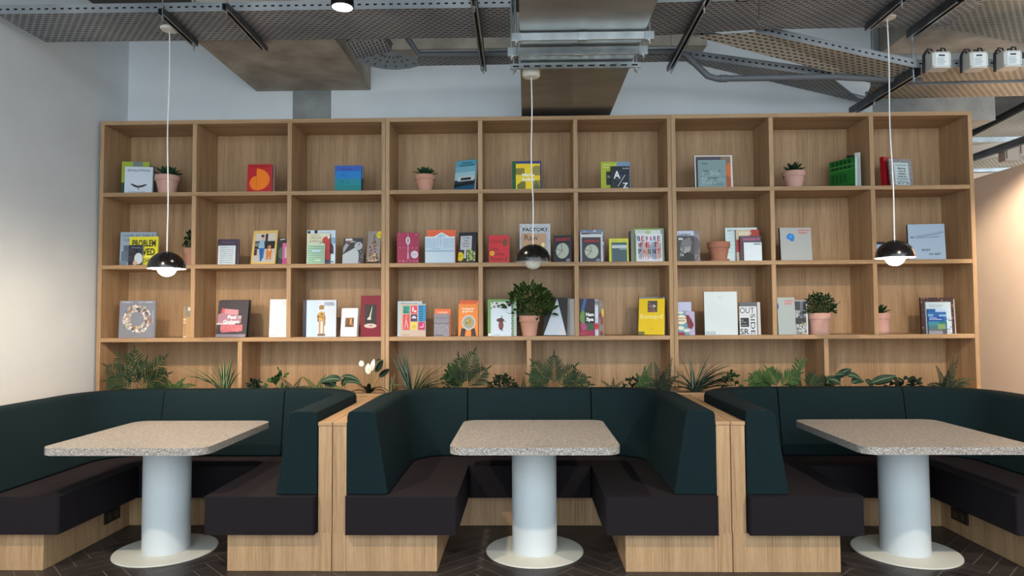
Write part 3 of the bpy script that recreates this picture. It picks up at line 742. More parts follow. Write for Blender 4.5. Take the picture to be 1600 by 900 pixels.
B(0, 1086, 1145, 243, 'white-bordered photo book with an orange shape, behind the blue-grey one', (226, 222, 216), [
  ('r', .03, .01, .96, .965, (92, 78, 86)), ('r', .7, .7, .96, .965, (140, 112, 96)), ('r', .03, .8, .7, .9, (72, 66, 84)), ('e', .92, .52, .12, .24, (214, 112, 60)), ('p', [(.82, .0), (.96, .0), (.96, .28), (.84, .4)], (176, 92, 60)), ('r', .956, 0, 1, 1, (226, 222, 216))], dy=.022, th=.02, lean=3, spine=(90, 54, 44))
B(0, 1325, 1336, 243, 'black book at the back beside the green grid book', (26, 24, 26), dy=.20, th=.02, lean=0)
B(0, 1305, 1326, 250, 'green grid-patterned book turned to show its white fore edge', (28, 112, 44), [
  ('r', .0, .0, 1, .1, (30, 96, 40))]+[('l', 0, v, 1, v, .012, (120, 180, 90)) for v in (.62, .78)]+[('l', u, .1, u, 1, .012, (70, 140, 60)) for u in (.6, .88)]+[('r', .1+.16*i, .82, .2+.16*i, .95, (14, 60, 26)) for i in range(5)]+[('r', .1+.16*i, .66, .2+.16*i, .75, (14, 60, 26)) for i in range(5)]+[('r', .1+.16*i, .2, .2+.16*i, .5, (18, 84, 32)) for i in range(4)], th=.032, yaw=64, lean=1, dy=.0, page=flat((196, 212, 214), .7), soft=True)
B(0, 1337, 1344, 239, 'slim pale grey book standing edge-on right of the green book', (186, 188, 184), dy=.04, th=.006, yaw=30, lean=0, spine=(120, 130, 122))
B(0, 1390, 1430, 248, 'grey marbled book with a white label plate, tilted sideways', (136, 134, 138), [
  ('n', 12, 0, 0, 1, 1, 110, .10, [(150, 148, 152), (120, 118, 124), (164, 160, 160), (128, 120, 120)]), ('p', [(.2, .03), (.84, .03), (.84, .86), (.2, .86)], (188, 206, 212)),
  ('l', .26, .76, .78, .76, .02, (70, 80, 90)), ('t', 'Making', .36, .62, .055, .34, (24, 30, 40), .03), ('t', 'Type &', .36, .52, .055, .34, (24, 30, 40), .03), ('t', 'Italian', .36, .42, .055, .34, (24, 30, 40), .03), ('t', 'Interior', .33, .32, .055, .4, (24, 30, 40), .03), ('l', .26, .26, .8, .26, .02, (50, 56, 66)), ('l', .3, .2, .74, .2, .015, (70, 76, 86)), ('l', .26, .14, .8, .14, .02, (50, 56, 66)), ('r', .3, .07, .4, .1, K), ('r', .48, .07, .54, .1, K), ('r', .68, .07, .78, .1, K)], th=.016, yaw=-12, lean=6)
B(0, 1377, 1420, 247, 'thick red book with rounded spine behind the grey marbled one', (170, 24, 32), dy=.045, th=.035, yaw=-26, lean=2, spine=(160, 20, 28))
# ---- middle row
B(1, 200, 222, 383, 'small dark photo book with a white disc, lowest at far left', (46, 48, 60), [
  ('n', 3, 0, 0, 1, .9, 30, .3, [(60, 56, 70), (34, 36, 46), (84, 62, 60), (40, 50, 70)]), ('e', .72, .32, .3, .28, (196, 206, 214)), ('e', .5, .1, .16, .12, (200, 168, 140)), ('t', 'Science', .2, .84, .05, .6, (190, 200, 210))], th=.014, soft=True, lean=3)
B(1, 201, 246, 370, 'yellow book titled PROBLEM SOLVED, middle of its stack', (214, 204, 52), [
  ('t', 'PROBLEM', .1, .66, .22, .82, (38, 38, 20), .03), ('t', 'SOLVED', .06, .36, .22, .84, (38, 38, 20), .03), ('r', .5, .28, .95, .31, (236, 232, 120)), ('t', 'CHOICE', .5, .10, .12, .44, (60, 60, 30), .02)], dy=.02, th=.018)
B(1, 188, 242, 363, 'large grey-blue book behind the yellow PROBLEM SOLVED book', (150, 166, 184), [
  ('r', .04, .1, .5, .42, (96, 112, 130)), ('r', .1, .42, .26, .6, (84, 100, 116)), ('r', 0, .0, .2, .14, (120, 136, 156)), ('t', 'LOOK AT THIS IF', .08, .87, .07, .86, (92, 106, 122), .01), ('t', 'YOU LOVE', .08, .72, .07, .5, (92, 106, 122), .01)], dy=.042, th=.02, yaw=-4)
B(1, 340, 367, 384, 'white booklet printed with a grid of small symbols', (206, 216, 224), [
  ('t', s_, .1, .88-.115*i, .05, .8, (60, 70, 84), .01) for i, s_ in enumerate(('AJ7KRCTX', 'GZ5TREAX', 'CFSXY77X', 'ATJFKCJA', 'THKITFKI', 'DF7CTXAL', 'HEACTFTL', 'SRTVXUN7'))], th=.008, soft=True, lean=3)
B(1, 339, 372, 374, 'dark purple book behind the white symbol-grid booklet', (58, 54, 70), [('t', 'Ettore', .2, .84, .08, .62, (110, 60, 96), .02), ('r', 0, 0, .03, 1, (96, 30, 50))], dy=.014, th=.026, spine=(110, 34, 56))
B(1, 390, 431, 360, 'yellow-framed photo book of a walking figure in blue and a small figure', (214, 182, 108), [
  ('r', .1, .06, .93, .91, (184, 180, 184)), ('r', .1, .45, .93, .68, (40, 36, 40)), ('r', .1, .72, .93, .91, (196, 190, 186)), ('r', .52, .6, .62, .9, (50, 40, 44)), ('r', .1, .52, .3, .64, (120, 124, 130)), ('r', .1, .26, .22, .44, (70, 50, 56)),
  ('p', [(.26, .47), (.3, .7), (.48, .72), (.52, .47)], (138, 178, 198)), ('e', .42, .8, .07, .06, (196, 156, 136)), ('e', .4, .84, .07, .04, (70, 44, 34)), ('p', [(.3, .47), (.5, .47), (.48, .2), (.43, .08), (.38, .08)], (30, 96, 160)), ('p', [(.42, .47), (.52, .47), (.5, .16), (.46, .16)], (38, 104, 170)),
  ('e', .72, .34, .12, .14, (200, 120, 56)), ('e', .72, .5, .07, .06, (170, 120, 84)), ('r', .62, .12, .7, .26, (196, 120, 60)), ('r', .75, .12, .83, .26, (196, 120, 60)), ('r', .7, .38, .76, .44, (230, 220, 210))], th=.016, yaw=10, lean=9)
B(1, 399, 434, 361, 'grey-green book showing a pale edge behind the yellow-framed photo book', (150, 166, 150), dy=.08, th=.02, yaw=5, lean=4)
B(1, 442, 456, 380, 'small pink book cut off by the shelf divider', (190, 84, 140), [('r', .5, .3, 1, .8, (176, 170, 178)), ('r', 0, 0, 1, .25, (178, 58, 124))], dy=.16, th=.012, soft=True, lean=0) if False else B(1, 441, 450.5, 380, 'small pink book beside the second shelf divider', (190, 84, 140), [('r', .4, .3, 1, .8, (176, 170, 178)), ('r', 0, 0, 1, .25, (178, 58, 124))], dy=.0, th=.012, soft=True, lean=2)
B(1, 433.5, 450.5, 372, 'black book with a green disc behind the small pink book', (18, 16, 18), [('e', .45, .42, .4, .24, (60, 84, 76)), ('l', .2, .93, .7, .96, .08, (196, 196, 196))], dy=.016, th=.02)
B(1, 479, 507, 381, 'green checked booklet at the front of the left cookbook stack', (176, 204, 180), [
  ('r', .08+.115*i, .06+.11*j, .16+.115*i, .12+.11*j, (112, 160, 136)) for i in range(8) for j in range(8)]+[('r', .3, .56, .8, .7, (178, 204, 214)), ('r', .5, .1, .8, .2, (190, 216, 190))], th=.01, soft=True, lean=3)
B(1, 479, 515, 365, 'cream cookbook with red tomato, behind the green checked booklet', (206, 204, 180), [
  ('e', .86, .76, .2, .14, (178, 50, 44)), ('e', .9, .56, .22, .16, (170, 44, 44)), ('e', .9, .26, .2, .2, (156, 30, 40)), ('r', .8, 0, 1, .14, (46, 50, 80)), ('l', .45, .62, .82, .78, .03, (110, 90, 60)), ('e', .94, .86, .05, .04, (220, 214, 200)),
  ('t', 'CALLAS', .12, .82, .08, .5, (104, 96, 72)), ('t', '& PASTA', .12, .7, .08, .5, (104, 96, 72)), ('t', 'ITALIAN', .14, .92, .04, .4, (140, 130, 100))], dy=.016, th=.02, spine=(130, 44, 56))
B(1, 479, 523.5, 360, 'white and blue photo book, tallest at the back of the cookbook stack', (190, 206, 222), [
  ('r', .02, .9, .12, .98, (40, 50, 60)), ('r', .26, .9, .37, 1, (24, 26, 32)), ('p', [(.8, .3), (.95, .3), (.94, .5), (.85, .7), (.8, .7)], (60, 50, 70)), ('r', .84, 0, 1, .26, (206, 222, 232)), ('l', .44, .92, .8, .92, .01, (80, 100, 120)), ('r', .86, .05, .95, .08, (50, 60, 70)), ('r', .84, .6, 1, .78, (126, 166, 196))], dy=.04, th=.024)
B(1, 534, 567, 372, 'black and white photo magazine with a pale grey jumper', (58, 56, 64), [
  ('p', [(0, .36), (.6, .62), (.8, .42), (.8, 0), (0, 0)], (178, 186, 194)), ('e', .76, .68, .2, .16, (170, 172, 182)), ('p', [(.02, .4), (.3, .74), (.12, .8), (0, .6)], (150, 154, 162)), ('r', .12, .8, .4, .94, (120, 84, 80)), ('p', [(.1, .9), (.5, .9), (.4, .98), (.1, .98)], (200, 206, 214)), ('t', 'ELEMENTI', .36, .83, .04, .26, (230, 230, 234), .02), ('e', .8, .74, .03, .03, K), ('n', 21, .78, .0, 1, .5, 20, .1, [(120, 118, 130), (60, 58, 66), (90, 88, 100)])], th=.012, yaw=8, lean=7, soft=True, page=M_WHITE)
B(1, 571, 593, 361, 'grey book crowded with painted figures and a yellow badge', (146, 138, 132), [
  ('n', 31, .05, .02, .95, .3, 60, .16, [(150, 96, 96), (196, 170, 140), (60, 54, 60), (180, 150, 90), (110, 70, 80), (214, 190, 180)]), ('n', 32, .15, .25, .85, .55, 40, .15, [(170, 110, 110), (200, 170, 150), (70, 60, 66), (160, 120, 80), (90, 110, 150)]), ('n', 33, .3, .5, .75, .72, 16, .13, [(70, 64, 60), (140, 120, 100), (180, 90, 80)]), ('r', .48, .72, .54, .88, (50, 50, 54)), ('r', .0, 0, 1, .05, (60, 48, 46)), ('e', .88, .88, .2, .11, (226, 204, 40)), ('t', 'NEW', .76, .85, .04, .24, (90, 84, 20), .02)], th=.018, yaw=14, lean=9, page=M_WHITE)
B(1, 621, 654, 364, 'crimson cookbook with a silver spoon and round sticker', (160, 18, 70), [
  ('e', .5, .74, .1, .13, (206, 200, 206)), ('e', .5, .74, .03, .09, (120, 90, 110)), ('r', .485, .24, .515, .62, (200, 190, 200)), ('r', .46, .13, .54, .32, (196, 150, 170)), ('e', .8, .28, .17, .125, (206, 200, 214)), ('t', 'NEW', .7, .26, .04, .2, (120, 120, 150), .01)]+[('t', c_, .1+.19*i, .48, .03, .05, (220, 180, 200), .02) for i, c_ in enumerate('SPOON')]+[('t', c_, .1+.38*i, .92, .03, .05, (220, 180, 200), .02) for i, c_ in enumerate('THE')]+[('t', c_, .1+.16*i, .05, .03, .05, (220, 180, 200), .02) for i, c_ in enumerate('SILVER')], th=.05, yaw=-11, spine=(126, 10, 52))
B(1, 664, 710.5, 370, 'pale blue and white book with a house-shaped top edge', (186, 206, 222), [
  ('r', 0, .97, 1, 1, (232, 236, 240))]+[('r', .02+.05*i, .02, .045+.05*i, .42, (210, 222, 232)) for i in range(19)]+[('r', 0, .6+.07*i, 1, .62+.07*i, (160, 184, 206)) for i in range(5)]+[('r', .4, .58, .6, 1, (196, 210, 226)), ('r', .44, .62, .46, 1, (140, 170, 200)), ('r', .52, .62, .54, 1, (140, 170, 200)), ('p', [(.3, 1.0), (.56, 1.16), (.82, 1.0)], (226, 234, 240)), ('p', [(.38, 1.0), (.56, 1.12), (.74, 1.0)], (160, 188, 214)), ('l', .24, .53, .5, .53, .01, (90, 100, 120)), ('r', 0, .43, 1, .47, (150, 174, 196))], th=.016, lean=2)
B(1, 667, 712, 359.5, 'bright orange book rising behind the pale blue house-shaped one', (226, 90, 34), dy=.02, th=.02, lean=2)
B(1, 715, 743.5, 363, 'black book with a white sign and green dots, tilted beside the divider', (38, 38, 42), [
  ('p', [(.1, .42), (.74, .42), (.74, .88), (.1, .88)], (196, 196, 204)), ('r', .34, .14, .44, .42, (206, 206, 214)), ('e', .12, .2, .2, .15, (222, 196, 30)), ('t', 'OUT OF', .02, .2, .04, .2, (110, 90, 10), .02), ('t', 'AUTUMN', .24, .78, .045, .38, (50, 50, 60), .01), ('t', 'GUIDE', .3, .69, .045, .26, (50, 50, 60), .01), ('t', 'GROWING', .2, .6, .045, .42, (50, 50, 60), .01), ('t', 'GARDEN', .24, .51, .045, .36, (50, 50, 60), .01)]+[('e', .55+.11*(i % 4)+.03*(i % 2), .08+.075*(i//4)+.02*(i % 3), .06, .045, ((170, 184, 110), (136, 156, 84), (190, 196, 140))[i % 3]) for i in range(18)], th=.02, yaw=12, lean=8)
B(1, 764, 796, 368, 'bright red recipe book with a small yellow sticker', (204, 14, 30), [
  ('t', 'Quick', .08, .72, .13, .55, (120, 12, 16), .01), ('t', 'Easy', .08, .44, .13, .4, (120, 12, 16), .01), ('t', 'Healthy', .08, .26, .11, .7, (120, 12, 16), .01), ('t', 'Recipes', .08, .08, .12, .62, (120, 12, 16), .01), ('e', .78, .74, .13, .14, (120, 66, 30)), ('e', .16, .33, .11, .085, (236, 190, 40)), ('e', .16, .33, .06, .045, (196, 140, 20)), ('r', .8, .04, .86, .2, (110, 50, 20))], th=.03, yaw=-8, spine=(150, 152, 156))
B(1, 816, 854, 365, 'tan book lettered Raw, front of the pair behind the centre lamp', (186, 144, 108), [('t', 'Raw', .1, .76, .2, .56, (70, 48, 34)), ('r', .96, 0, 1, 1, (170, 170, 176)), ('e', .86, .6, .07, .08, (230, 214, 150))], th=.016)
B(1, 812, 860, 350, 'tall pale grey FACTORY book behind the tan one', (186, 188, 194), [
  ('n', 44, 0, .05, 1, 1, 130, .07, [(200, 198, 204), (172, 174, 182), (206, 190, 190), (160, 164, 174)]), ('r', .1, .84, .92, .9, (206, 208, 214)), ('t', 'FACTORY', .1, .81, .085, .84, (24, 26, 30), .035)], dy=.02, th=.03, spine=(120, 124, 134))
DS = [('r', .1, .74, .9, .92, (34, 34, 44)), ('t', 'DESSERTS', .1, .8, .1, .82, (176, 42, 56), .03), ('e', .5, .42, .37, .29, (178, 184, 168)), ('l', .5, .42, .42, .7, .025, (50, 54, 56)), ('l', .5, .42, .14, .5, .025, (50, 54, 56)), ('l', .5, .42, .22, .22, .025, (50, 54, 56)), ('n', 8, .3, .2, .78, .62, 24, .03, [(140, 148, 130), (150, 156, 140)]), ('e', .84, .06, .12, .07, (120, 126, 136))]
B(1, 865, 892, 368, 'turned black DESSERTS cookbook with a pie chart plate, right of the centre lamp', (34, 34, 46), DS, th=.022, yaw=16, lean=4, spine=(96, 88, 90))
B(1, 910, 939, 371, 'flat-facing black DESSERTS cookbook at the left of its compartment', (36, 38, 50), DS, th=.018)
B(1, 907, 942, 363, 'white book just behind the flat-facing black DESSERTS book', (210, 206, 208), [('r', .05, .93, .95, .99, (60, 66, 80)), ('t', 'The New Nordics', .4, .93, .03, .5, (220, 224, 230))], dy=.02, th=.016)
B(1, 906, 944, 359.5, 'blue patterned book at the back of the DESSERTS stack', (110, 122, 150), [('n', 71, 0, 0, 1, 1, 90, .12, [(60, 66, 96), (190, 196, 206), (130, 150, 190), (160, 60, 70)])], dy=.038, th=.018)
B(1, 956.5, 980, 379, 'teal book with a white band and slate panel', (66, 98, 108), [('r', .06, .0, .98, .66, (64, 88, 96)), ('r', .0, .7, 1, .86, (196, 204, 206)), ('r', .5, .63, 1, .66, (190, 200, 204)), ('t', 'THE MODERN', .06, .77, .035, .5, (120, 130, 140)), ('r', 0, .9, 1, 1, (60, 100, 104))], th=.012)
B(1, 952, 982.5, 373, 'yellow book framing the teal book from behind', (208, 204, 52), [('t', 'Hydrangea', .12, .9, .03, .35, (130, 130, 40)), ('t', 'PRESS', .7, .9, .025, .2, (130, 130, 40))], dy=.014, th=.02)
pc_ = [(40, 46, 90), (190, 40, 60), (30, 34, 60), (200, 44, 60), (40, 60, 110), (120, 50, 90)]
dr_ = random.Random(4)
B(1, 994.5, 1035, 366, 'white book with dripping multicoloured BEWARE WET PAINT lettering', (214, 218, 228), [
  ('t', c_, .04+.155*i, .76, .17, .12, pc_[i], .025) for i, c_ in enumerate('BEWARE')]+[('t', c_, .06+.3*i, .52, .17, .17, pc_[(i*2+1) % 6], .03) for i, c_ in enumerate('WET')]+[('t', c_, .06+.185*i, .28, .17, .13, ((50, 60, 110), (206, 90, 50), (90, 130, 60), (40, 50, 100), (160, 40, 60))[i], .03) for i, c_ in enumerate('PAINT')]+[('r', u_, .02+.16*dr_.random(), u_+.016, .6+.2*dr_.random(), dr_.choice([(60, 70, 130), (200, 60, 80), (30, 34, 50), (190, 200, 80), (90, 130, 190), (220, 110, 60)])) for u_ in [.06+.04*i for i in range(23)]], th=.02)
B(1, 993, 1033, 359.5, 'white magazine with a thin title, middle of the BEWARE stack', (206, 210, 208), [('t', 'SEASON', .1, .93, .03, .5, (110, 130, 110)), ('l', .2, .86, .9, .86, .01, (60, 60, 60)), ('r', .4, .88, .6, .97, (170, 180, 130))], dy=.022, th=.012, soft=True)
B(1, 990, 1038, 357, 'green-edged book at the back of the BEWARE stack', (126, 164, 78), [('r', .75, 0, 1, .98, (126, 150, 140))], dy=.036, th=.016)
B(1, 986, 990, 360, 'thin grey book standing at the left of the BEWARE stack', (120, 112, 112), dy=.0, th=.12, lean=0)
B(1, 1058.5, 1085, 361, 'black and white portrait book with a white title band', (40, 40, 46), [
  ('r', 0, .84, 1, 1, (186, 194, 216)), ('t', 'Leaders', .1, .85, .08, .7, (40, 44, 60), .02), ('r', .08, .7, .34, .77, (200, 200, 204)), ('r', .6, .7, .8, .77, (120, 120, 124)), ('e', .5, .46, .3, .22, (150, 150, 152)), ('e', .55, .6, .32, .14, (110, 110, 114)), ('e', .3, .42, .14, .13, (110, 110, 112)), ('p', [(.1, 0), (.3, .22), (.62, .3), (.95, .2), (1, 0)], (22, 22, 26)), ('p', [(.26, .2), (.36, .24), (.34, .14)], (206, 206, 210)), ('r', .22, .48, .34, .51, (50, 50, 52)), ('e', .24, .38, .04, .03, (180, 180, 180)), ('p', [(.12, .14), (.2, .3), (.3, .22)], (140, 140, 144))], th=.012)
B(1, 1060, 1094, 360, 'grey-mauve book with an arch, behind the black and white portrait book', (122, 112, 116), [('e', .8, .55, .3, .35, (138, 132, 140)), ('e', .8, .5, .2, .28, (90, 84, 96)), ('n', 6, .7, 0, 1, .4, 14, .12, [(80, 84, 84), (120, 116, 120)])], dy=.016, th=.018)
B(1, 1163, 1191, 379, 'small plain white book with faint line drawing, lowest at front', (212, 224, 232), [('r', .55, .86, .96, .96, (150, 160, 166)), ('t', 'EDITION', .58, .88, .04, .34, (70, 80, 90)), ('l', .08, .08, .08, .9, .012, (190, 206, 216))], th=.012)
B(1, 1157, 1190, 369, 'navy DESSERTS book with pink letters behind the small white one', (66, 50, 74), [('t', 'DESSERTS', .12, .82, .1, .82, (178, 92, 132), .03), ('r', 0, 0, .14, .9, (84, 46, 62))], dy=.014, th=.022)
B(1, 1151, 1187, 359, 'cream GRAINS cookbook with red spine band and red corner', (196, 180, 156), [('e', .85, .86, .28, .18, (168, 44, 36)), ('t', 'GRAINS', .14, .84, .09, .52, (222, 214, 196), .03), ('r', 0, .28, .2, .68, (160, 40, 38)), ('r', .0, 0, .2, .28, (180, 172, 156))], dy=.038, th=.026, spine=(150, 120, 90))
B(1, 1134, 1184, 356, 'pale icy blue book at the back right, titled ART', (196, 216, 222), [('t', 'ART in', .06, .89, .05, .28, (70, 96, 110), .02)]+[('t', s_, .08, .8-.11*i, .035, .16, (150, 178, 190)) for i, s_ in enumerate(('PARKS', 'TOWNS', 'LANES', 'HOMES', 'PORTS', 'LAKES'))], dy=.066, th=.02, spine=(60, 90, 100))
B(1, 1219.5, 1270, 356, 'square grey book with blue blob and red title, in the eighth column', (168, 172, 172), [
  ('p', [(.2, .74), (.3, .83), (.42, .8), (.46, .7), (.44, .6), (.36, .57), (.3, .63), (.22, .66)], (28, 120, 200)), ('p', [(.26, .74), (.36, .78), (.42, .68), (.32, .68)], (60, 150, 220)), ('t', 'vitamin', .57, .9, .06, .4, (206, 70, 64), .02), ('t', 'green', .58, .82, .06, .3, (206, 70, 64), .02), ('l', .04, 0, .04, 1, .006, (150, 154, 156))], th=.024, yaw=-5, lean=4, spine=(70, 56, 50))
B(1, 1368, 1384, 378, 'small black and blue book half hidden behind the right lamp', (24, 26, 34), [('r', 0, .62, 1, .86, (140, 170, 206)), ('r', .1, .3, .7, .6, (60, 90, 150)), ('r', .2, .88, .8, .96, (30, 30, 34))], dy=.05, th=.014)
B(1, 1421.5, 1476, 350.5, 'large pale blue book lettered BODY OF ART beside the right lamp', (156, 178, 202), [
  ('p', [(.06, .66), (.12, .64), (.5, .69), (.8, .74), (.98, .78), (.98, .76), (.8, .71), (.5, .66), (.12, .6), (.06, .62)], (122, 136, 160)), ('p', [(.1, .64), (.5, .64), (.8, .66), (.96, .66), (.8, .62), (.5, .61), (.12, .6)], (138, 156, 180)), ('l', .2, .67, .95, .79, .006, (90, 100, 124)), ('l', .2, .61, .85, .63, .006, (96, 106, 130)), ('e', .1, .63, .05, .03, (110, 124, 150)),
  ('t', 'BODY', .36, .24, .055, .24, (24, 30, 44), .02), ('t', 'OF ART', .54, .12, .055, .32, (24, 30, 44), .02)], th=.026, yaw=6, lean=3, spine=(30, 30, 36))
# ---- lower row
wr = [(196, 190, 186), (150, 110, 100), (96, 118, 150), (190, 176, 130), (226, 222, 218), (84, 78, 80), (176, 150, 140), (160, 170, 150)]
B(2, 185.5, 241, 470, 'grey book with a wreath of small colourful objects', (128, 130, 142), [('ring', 11, .5, .5, .22, .38, 230, .10, wr), ('t', 'VITAMIN C', .07, .94, .03, .3, (214, 214, 220), .02), ('t', 'CLAY + CERAMIC', .52, .94, .03, .42, (214, 214, 220), .02), ('l', .95, .4, .95, .74, .01, (200, 204, 210))], th=.022)
B(2, 286, 297.2, 479, 'narrow wood-coloured booklet with a grey panel beside the first divider', (176, 138, 96), [('r', .15, .66, 1, 1, (128, 120, 108)), ('r', .6, .86, 1, .97, (206, 200, 190)), ('r', 0, .55, .35, .6, (206, 190, 160)), ('r', 0, .46, .35, .5, (206, 190, 160)), ('l', .25, .04, .25, .44, .06, (120, 96, 72)), ('r', 0, 0, .5, .05, (196, 182, 160))], th=.012, lean=2)
B(2, 335, 385, 470, 'dark book with pink stone blocks and white title lettering', (70, 64, 70), [
  ('r', 0, .0, 1, .08, (140, 132, 146)), ('p', [(.12, .62), (.16, .78), (.7, .74), (.7, .6)], (196, 140, 150)), ('p', [(.12, .66), (.14, .79), (.24, .78), (.22, .62)], (206, 96, 96)), ('p', [(.02, .36), (.02, .62), (.16, .66), (.5, .6), (.8, .58), (.82, .38)], (166, 124, 140)), ('r', .0, .34, .62, .38, (206, 196, 206)), ('p', [(.14, .18), (.14, .33), (.88, .34), (.88, .16), (.2, .12)], (198, 112, 122)), ('r', .7, .5, .82, .58, (180, 160, 170)), ('n', 17, .15, .14, .88, .33, 30, .06, [(206, 130, 136), (186, 100, 112)]),
  ('t', 'Paul', .36, .50, .09, .28, (240, 236, 238), .03), ('t', 'Graham', .22, .375, .09, .54, (240, 236, 238), .03)], th=.02, yaw=9, lean=8, spine=(50, 44, 48))
B(2, 341, 389, 469, 'brown-black book just behind the pink stone one', (62, 50, 48), dy=.085, th=.02, yaw=4, lean=5)
B(2, 420, 448, 468, 'white book with faint thin line drawing by the second divider', (222, 218, 222), [('l', .3, .56, .36, .98, .008, (130, 130, 140)), ('l', .28, .5, .3, .9, .006, (150, 150, 160)), ('t', 'notes on', .64, .93, .03, .26, (120, 120, 130)), ('t', 'drawing', .64, .89, .03, .26, (120, 120, 130)), ('t', 'by hand', .68, .83, .03, .24, (120, 120, 130))]+[('l', .2+.03*(i*7 % 20), .05+.016*i, .24+.03*(i*11 % 21), .06+.018*(i*5 % 17), .006, ((190, 150, 160), (150, 150, 160))[i % 2]) for i in range(20)]+[('t', 'PORTFOLIO', .12, .03, .025, .36, (90, 90, 96))], th=.016, yaw=3, lean=4)
B(2, 478.5, 525, 469, 'pale blue book with a golden standing figure statue', (184, 202, 224), [
  ('r', .38, .02, 1, 1, (196, 204, 218)), ('e', .5, .8, .07, .06, (170, 130, 66)), ('p', [(.43, .74), (.58, .74), (.6, .84), (.54, .86), (.46, .86), (.42, .82)], (150, 112, 60)), ('p', [(.38, .5), (.4, .64), (.5, .7), (.6, .64), (.64, .5), (.58, .44), (.44, .44)], (190, 148, 74)), ('p', [(.36, .58), (.42, .66), (.42, .42), (.38, .4)], (120, 84, 50)), ('p', [(.6, .62), (.64, .56), (.63, .3), (.59, .32)], (140, 100, 60)), ('p', [(.42, .44), (.6, .44), (.6, .08), (.42, .08)], (172, 140, 110)), ('r', .48, .1, .55, .42, (216, 206, 196)), ('r', .38, .03, .64, .08, (110, 84, 76)), ('n', 19, .4, .45, .62, .68, 16, .06, [(210, 170, 90), (120, 86, 50)]),
  ('t', 'SHOPPERS', .6, .9, .035, .32, (60, 80, 120), .02), ('t', 'OF THE WORLD', .6, .85, .035, .34, (60, 80, 120), .02)], th=.022, lean=2, spine=(34, 52, 96))
B(2, 473, 510, 469, 'navy book with a dark spine at the left of the golden figure book', (24, 34, 60), dy=.026, th=.03, spine=(18, 26, 50))
B(2, 530.5, 558, 482, 'white paperback with a small brown painting in its middle', (220, 218, 226), [('r', .26, .33, .80, .66, (104, 76, 60)), ('n', 23, .27, .34, .79, .65, 26, .1, [(140, 90, 60), (80, 60, 56), (176, 120, 80), (60, 50, 50)]), ('r', .55, .42, .66, .62, (206, 150, 90)), ('t', 'Collected Notes', .06, .04, .03, .4, (130, 130, 140))], th=.026, yaw=14, lean=6, soft=True)
B(2, 563, 595.5, 462, 'tall maroon book with a black panel and white sail shape', (116, 14, 38), [
  ('r', .2, .22, .78, .78, (44, 42, 42)), ('e', .48, .265, .31, .055, (200, 180, 170)), ('p', [(.32, .44), (.36, .42), (.5, .42), (.5, .5), (.56, .66), (.57, .76), (.5, .62), (.42, .48)], (206, 204, 196)), ('e', .5, .27, .08, .01, (30, 26, 26)), ('r', .33, .41, .52, .435, (180, 180, 172))], th=.02, yaw=7, lean=1)
B(2, 626, 665, 475, 'beige book with a mosaic of nine colourful picture squares', (186, 166, 152), [
  ('r', .08, .70, .36, .94, (58, 150, 134)), ('r', .4, .70, .66, .94, (206, 60, 84)), ('r', .7, .46, 1, .96, (44, 132, 186)), ('r', .08, .2, .36, .68, (196, 76, 76)), ('r', .4, .46, .66, .68, (70, 52, 86)), ('r', .4, .2, .66, .44, (214, 190, 90)), ('r', .7, .2, .97, .44, (176, 44, 100)),
  ('l', .16, .24, .24, .66, .02, (230, 180, 180)), ('l', .3, .24, .22, .5, .03, (230, 180, 180)), ('r', .45, .55, .62, .6, (190, 196, 210)), ('e', .53, .6, .06, .03, (190, 196, 210)), ('r', .46, .76, .52, .9, (236, 200, 206)), ('r', .54, .74, .62, .8, (236, 200, 206)), ('e', .53, .3, .08, .06, (196, 170, 60)), ('r', .76, .27, .92, .31, (220, 150, 180)), ('r', .88, .3, .92, .4, (220, 150, 180)), ('t', 'Design', .12, .86, .04, .2, (20, 70, 64), .02), ('t', 'in the', .12, .79, .04, .14, (20, 70, 64), .02), ('t', 'Museum', .12, .73, .04, .2, (20, 70, 64), .02)]+[('t', s_, .73, .89-.072*i, .035, .16, (14, 50, 90), .02) for i, s_ in enumerate(('Play', 'The', 'Story', 'and', 'Design', 'of', 'Toys'))]+[('t', 'Kids at work', .08, .04, .03, .28, (90, 80, 76))], th=.022, page=M_WHITE)
B(2, 621, 659.5, 471, 'pale blue-grey book behind the mosaic of squares, dark green spine', (172, 186, 196), [('t', 'Mediterranean parties', .14, .92, .035, .66, (50, 70, 80), .02)], dy=.025, th=.034, spine=(36, 58, 58))
B(2, 678, 702, 490.5, 'grey text-covered booklet in front of a small orange book', (134, 128, 138), [
  ('n', 27, .03, .08, .97, .56, 60, .06, [(156, 150, 158), (112, 108, 120), (170, 164, 170)]), ('r', .0, .57, 1, .59, (60, 56, 66)), ('r', .0, .8, 1, .815, (80, 76, 86)), ('n', 28, .03, .62, .97, .98, 40, .05, [(150, 144, 150), (120, 114, 124)]), ('r', .04, .03, .6, .08, (90, 94, 110))], th=.01, soft=True)
B(2, 679, 704, 483, 'small orange book behind the grey text-covered booklet', (222, 106, 46), [('t', 'Pocketable', .2, .86, .04, .6, (240, 220, 206), .02), ('t', 'spritz', .3, .8, .04, .5, (240, 220, 206), .02)], dy=.014, th=.022)
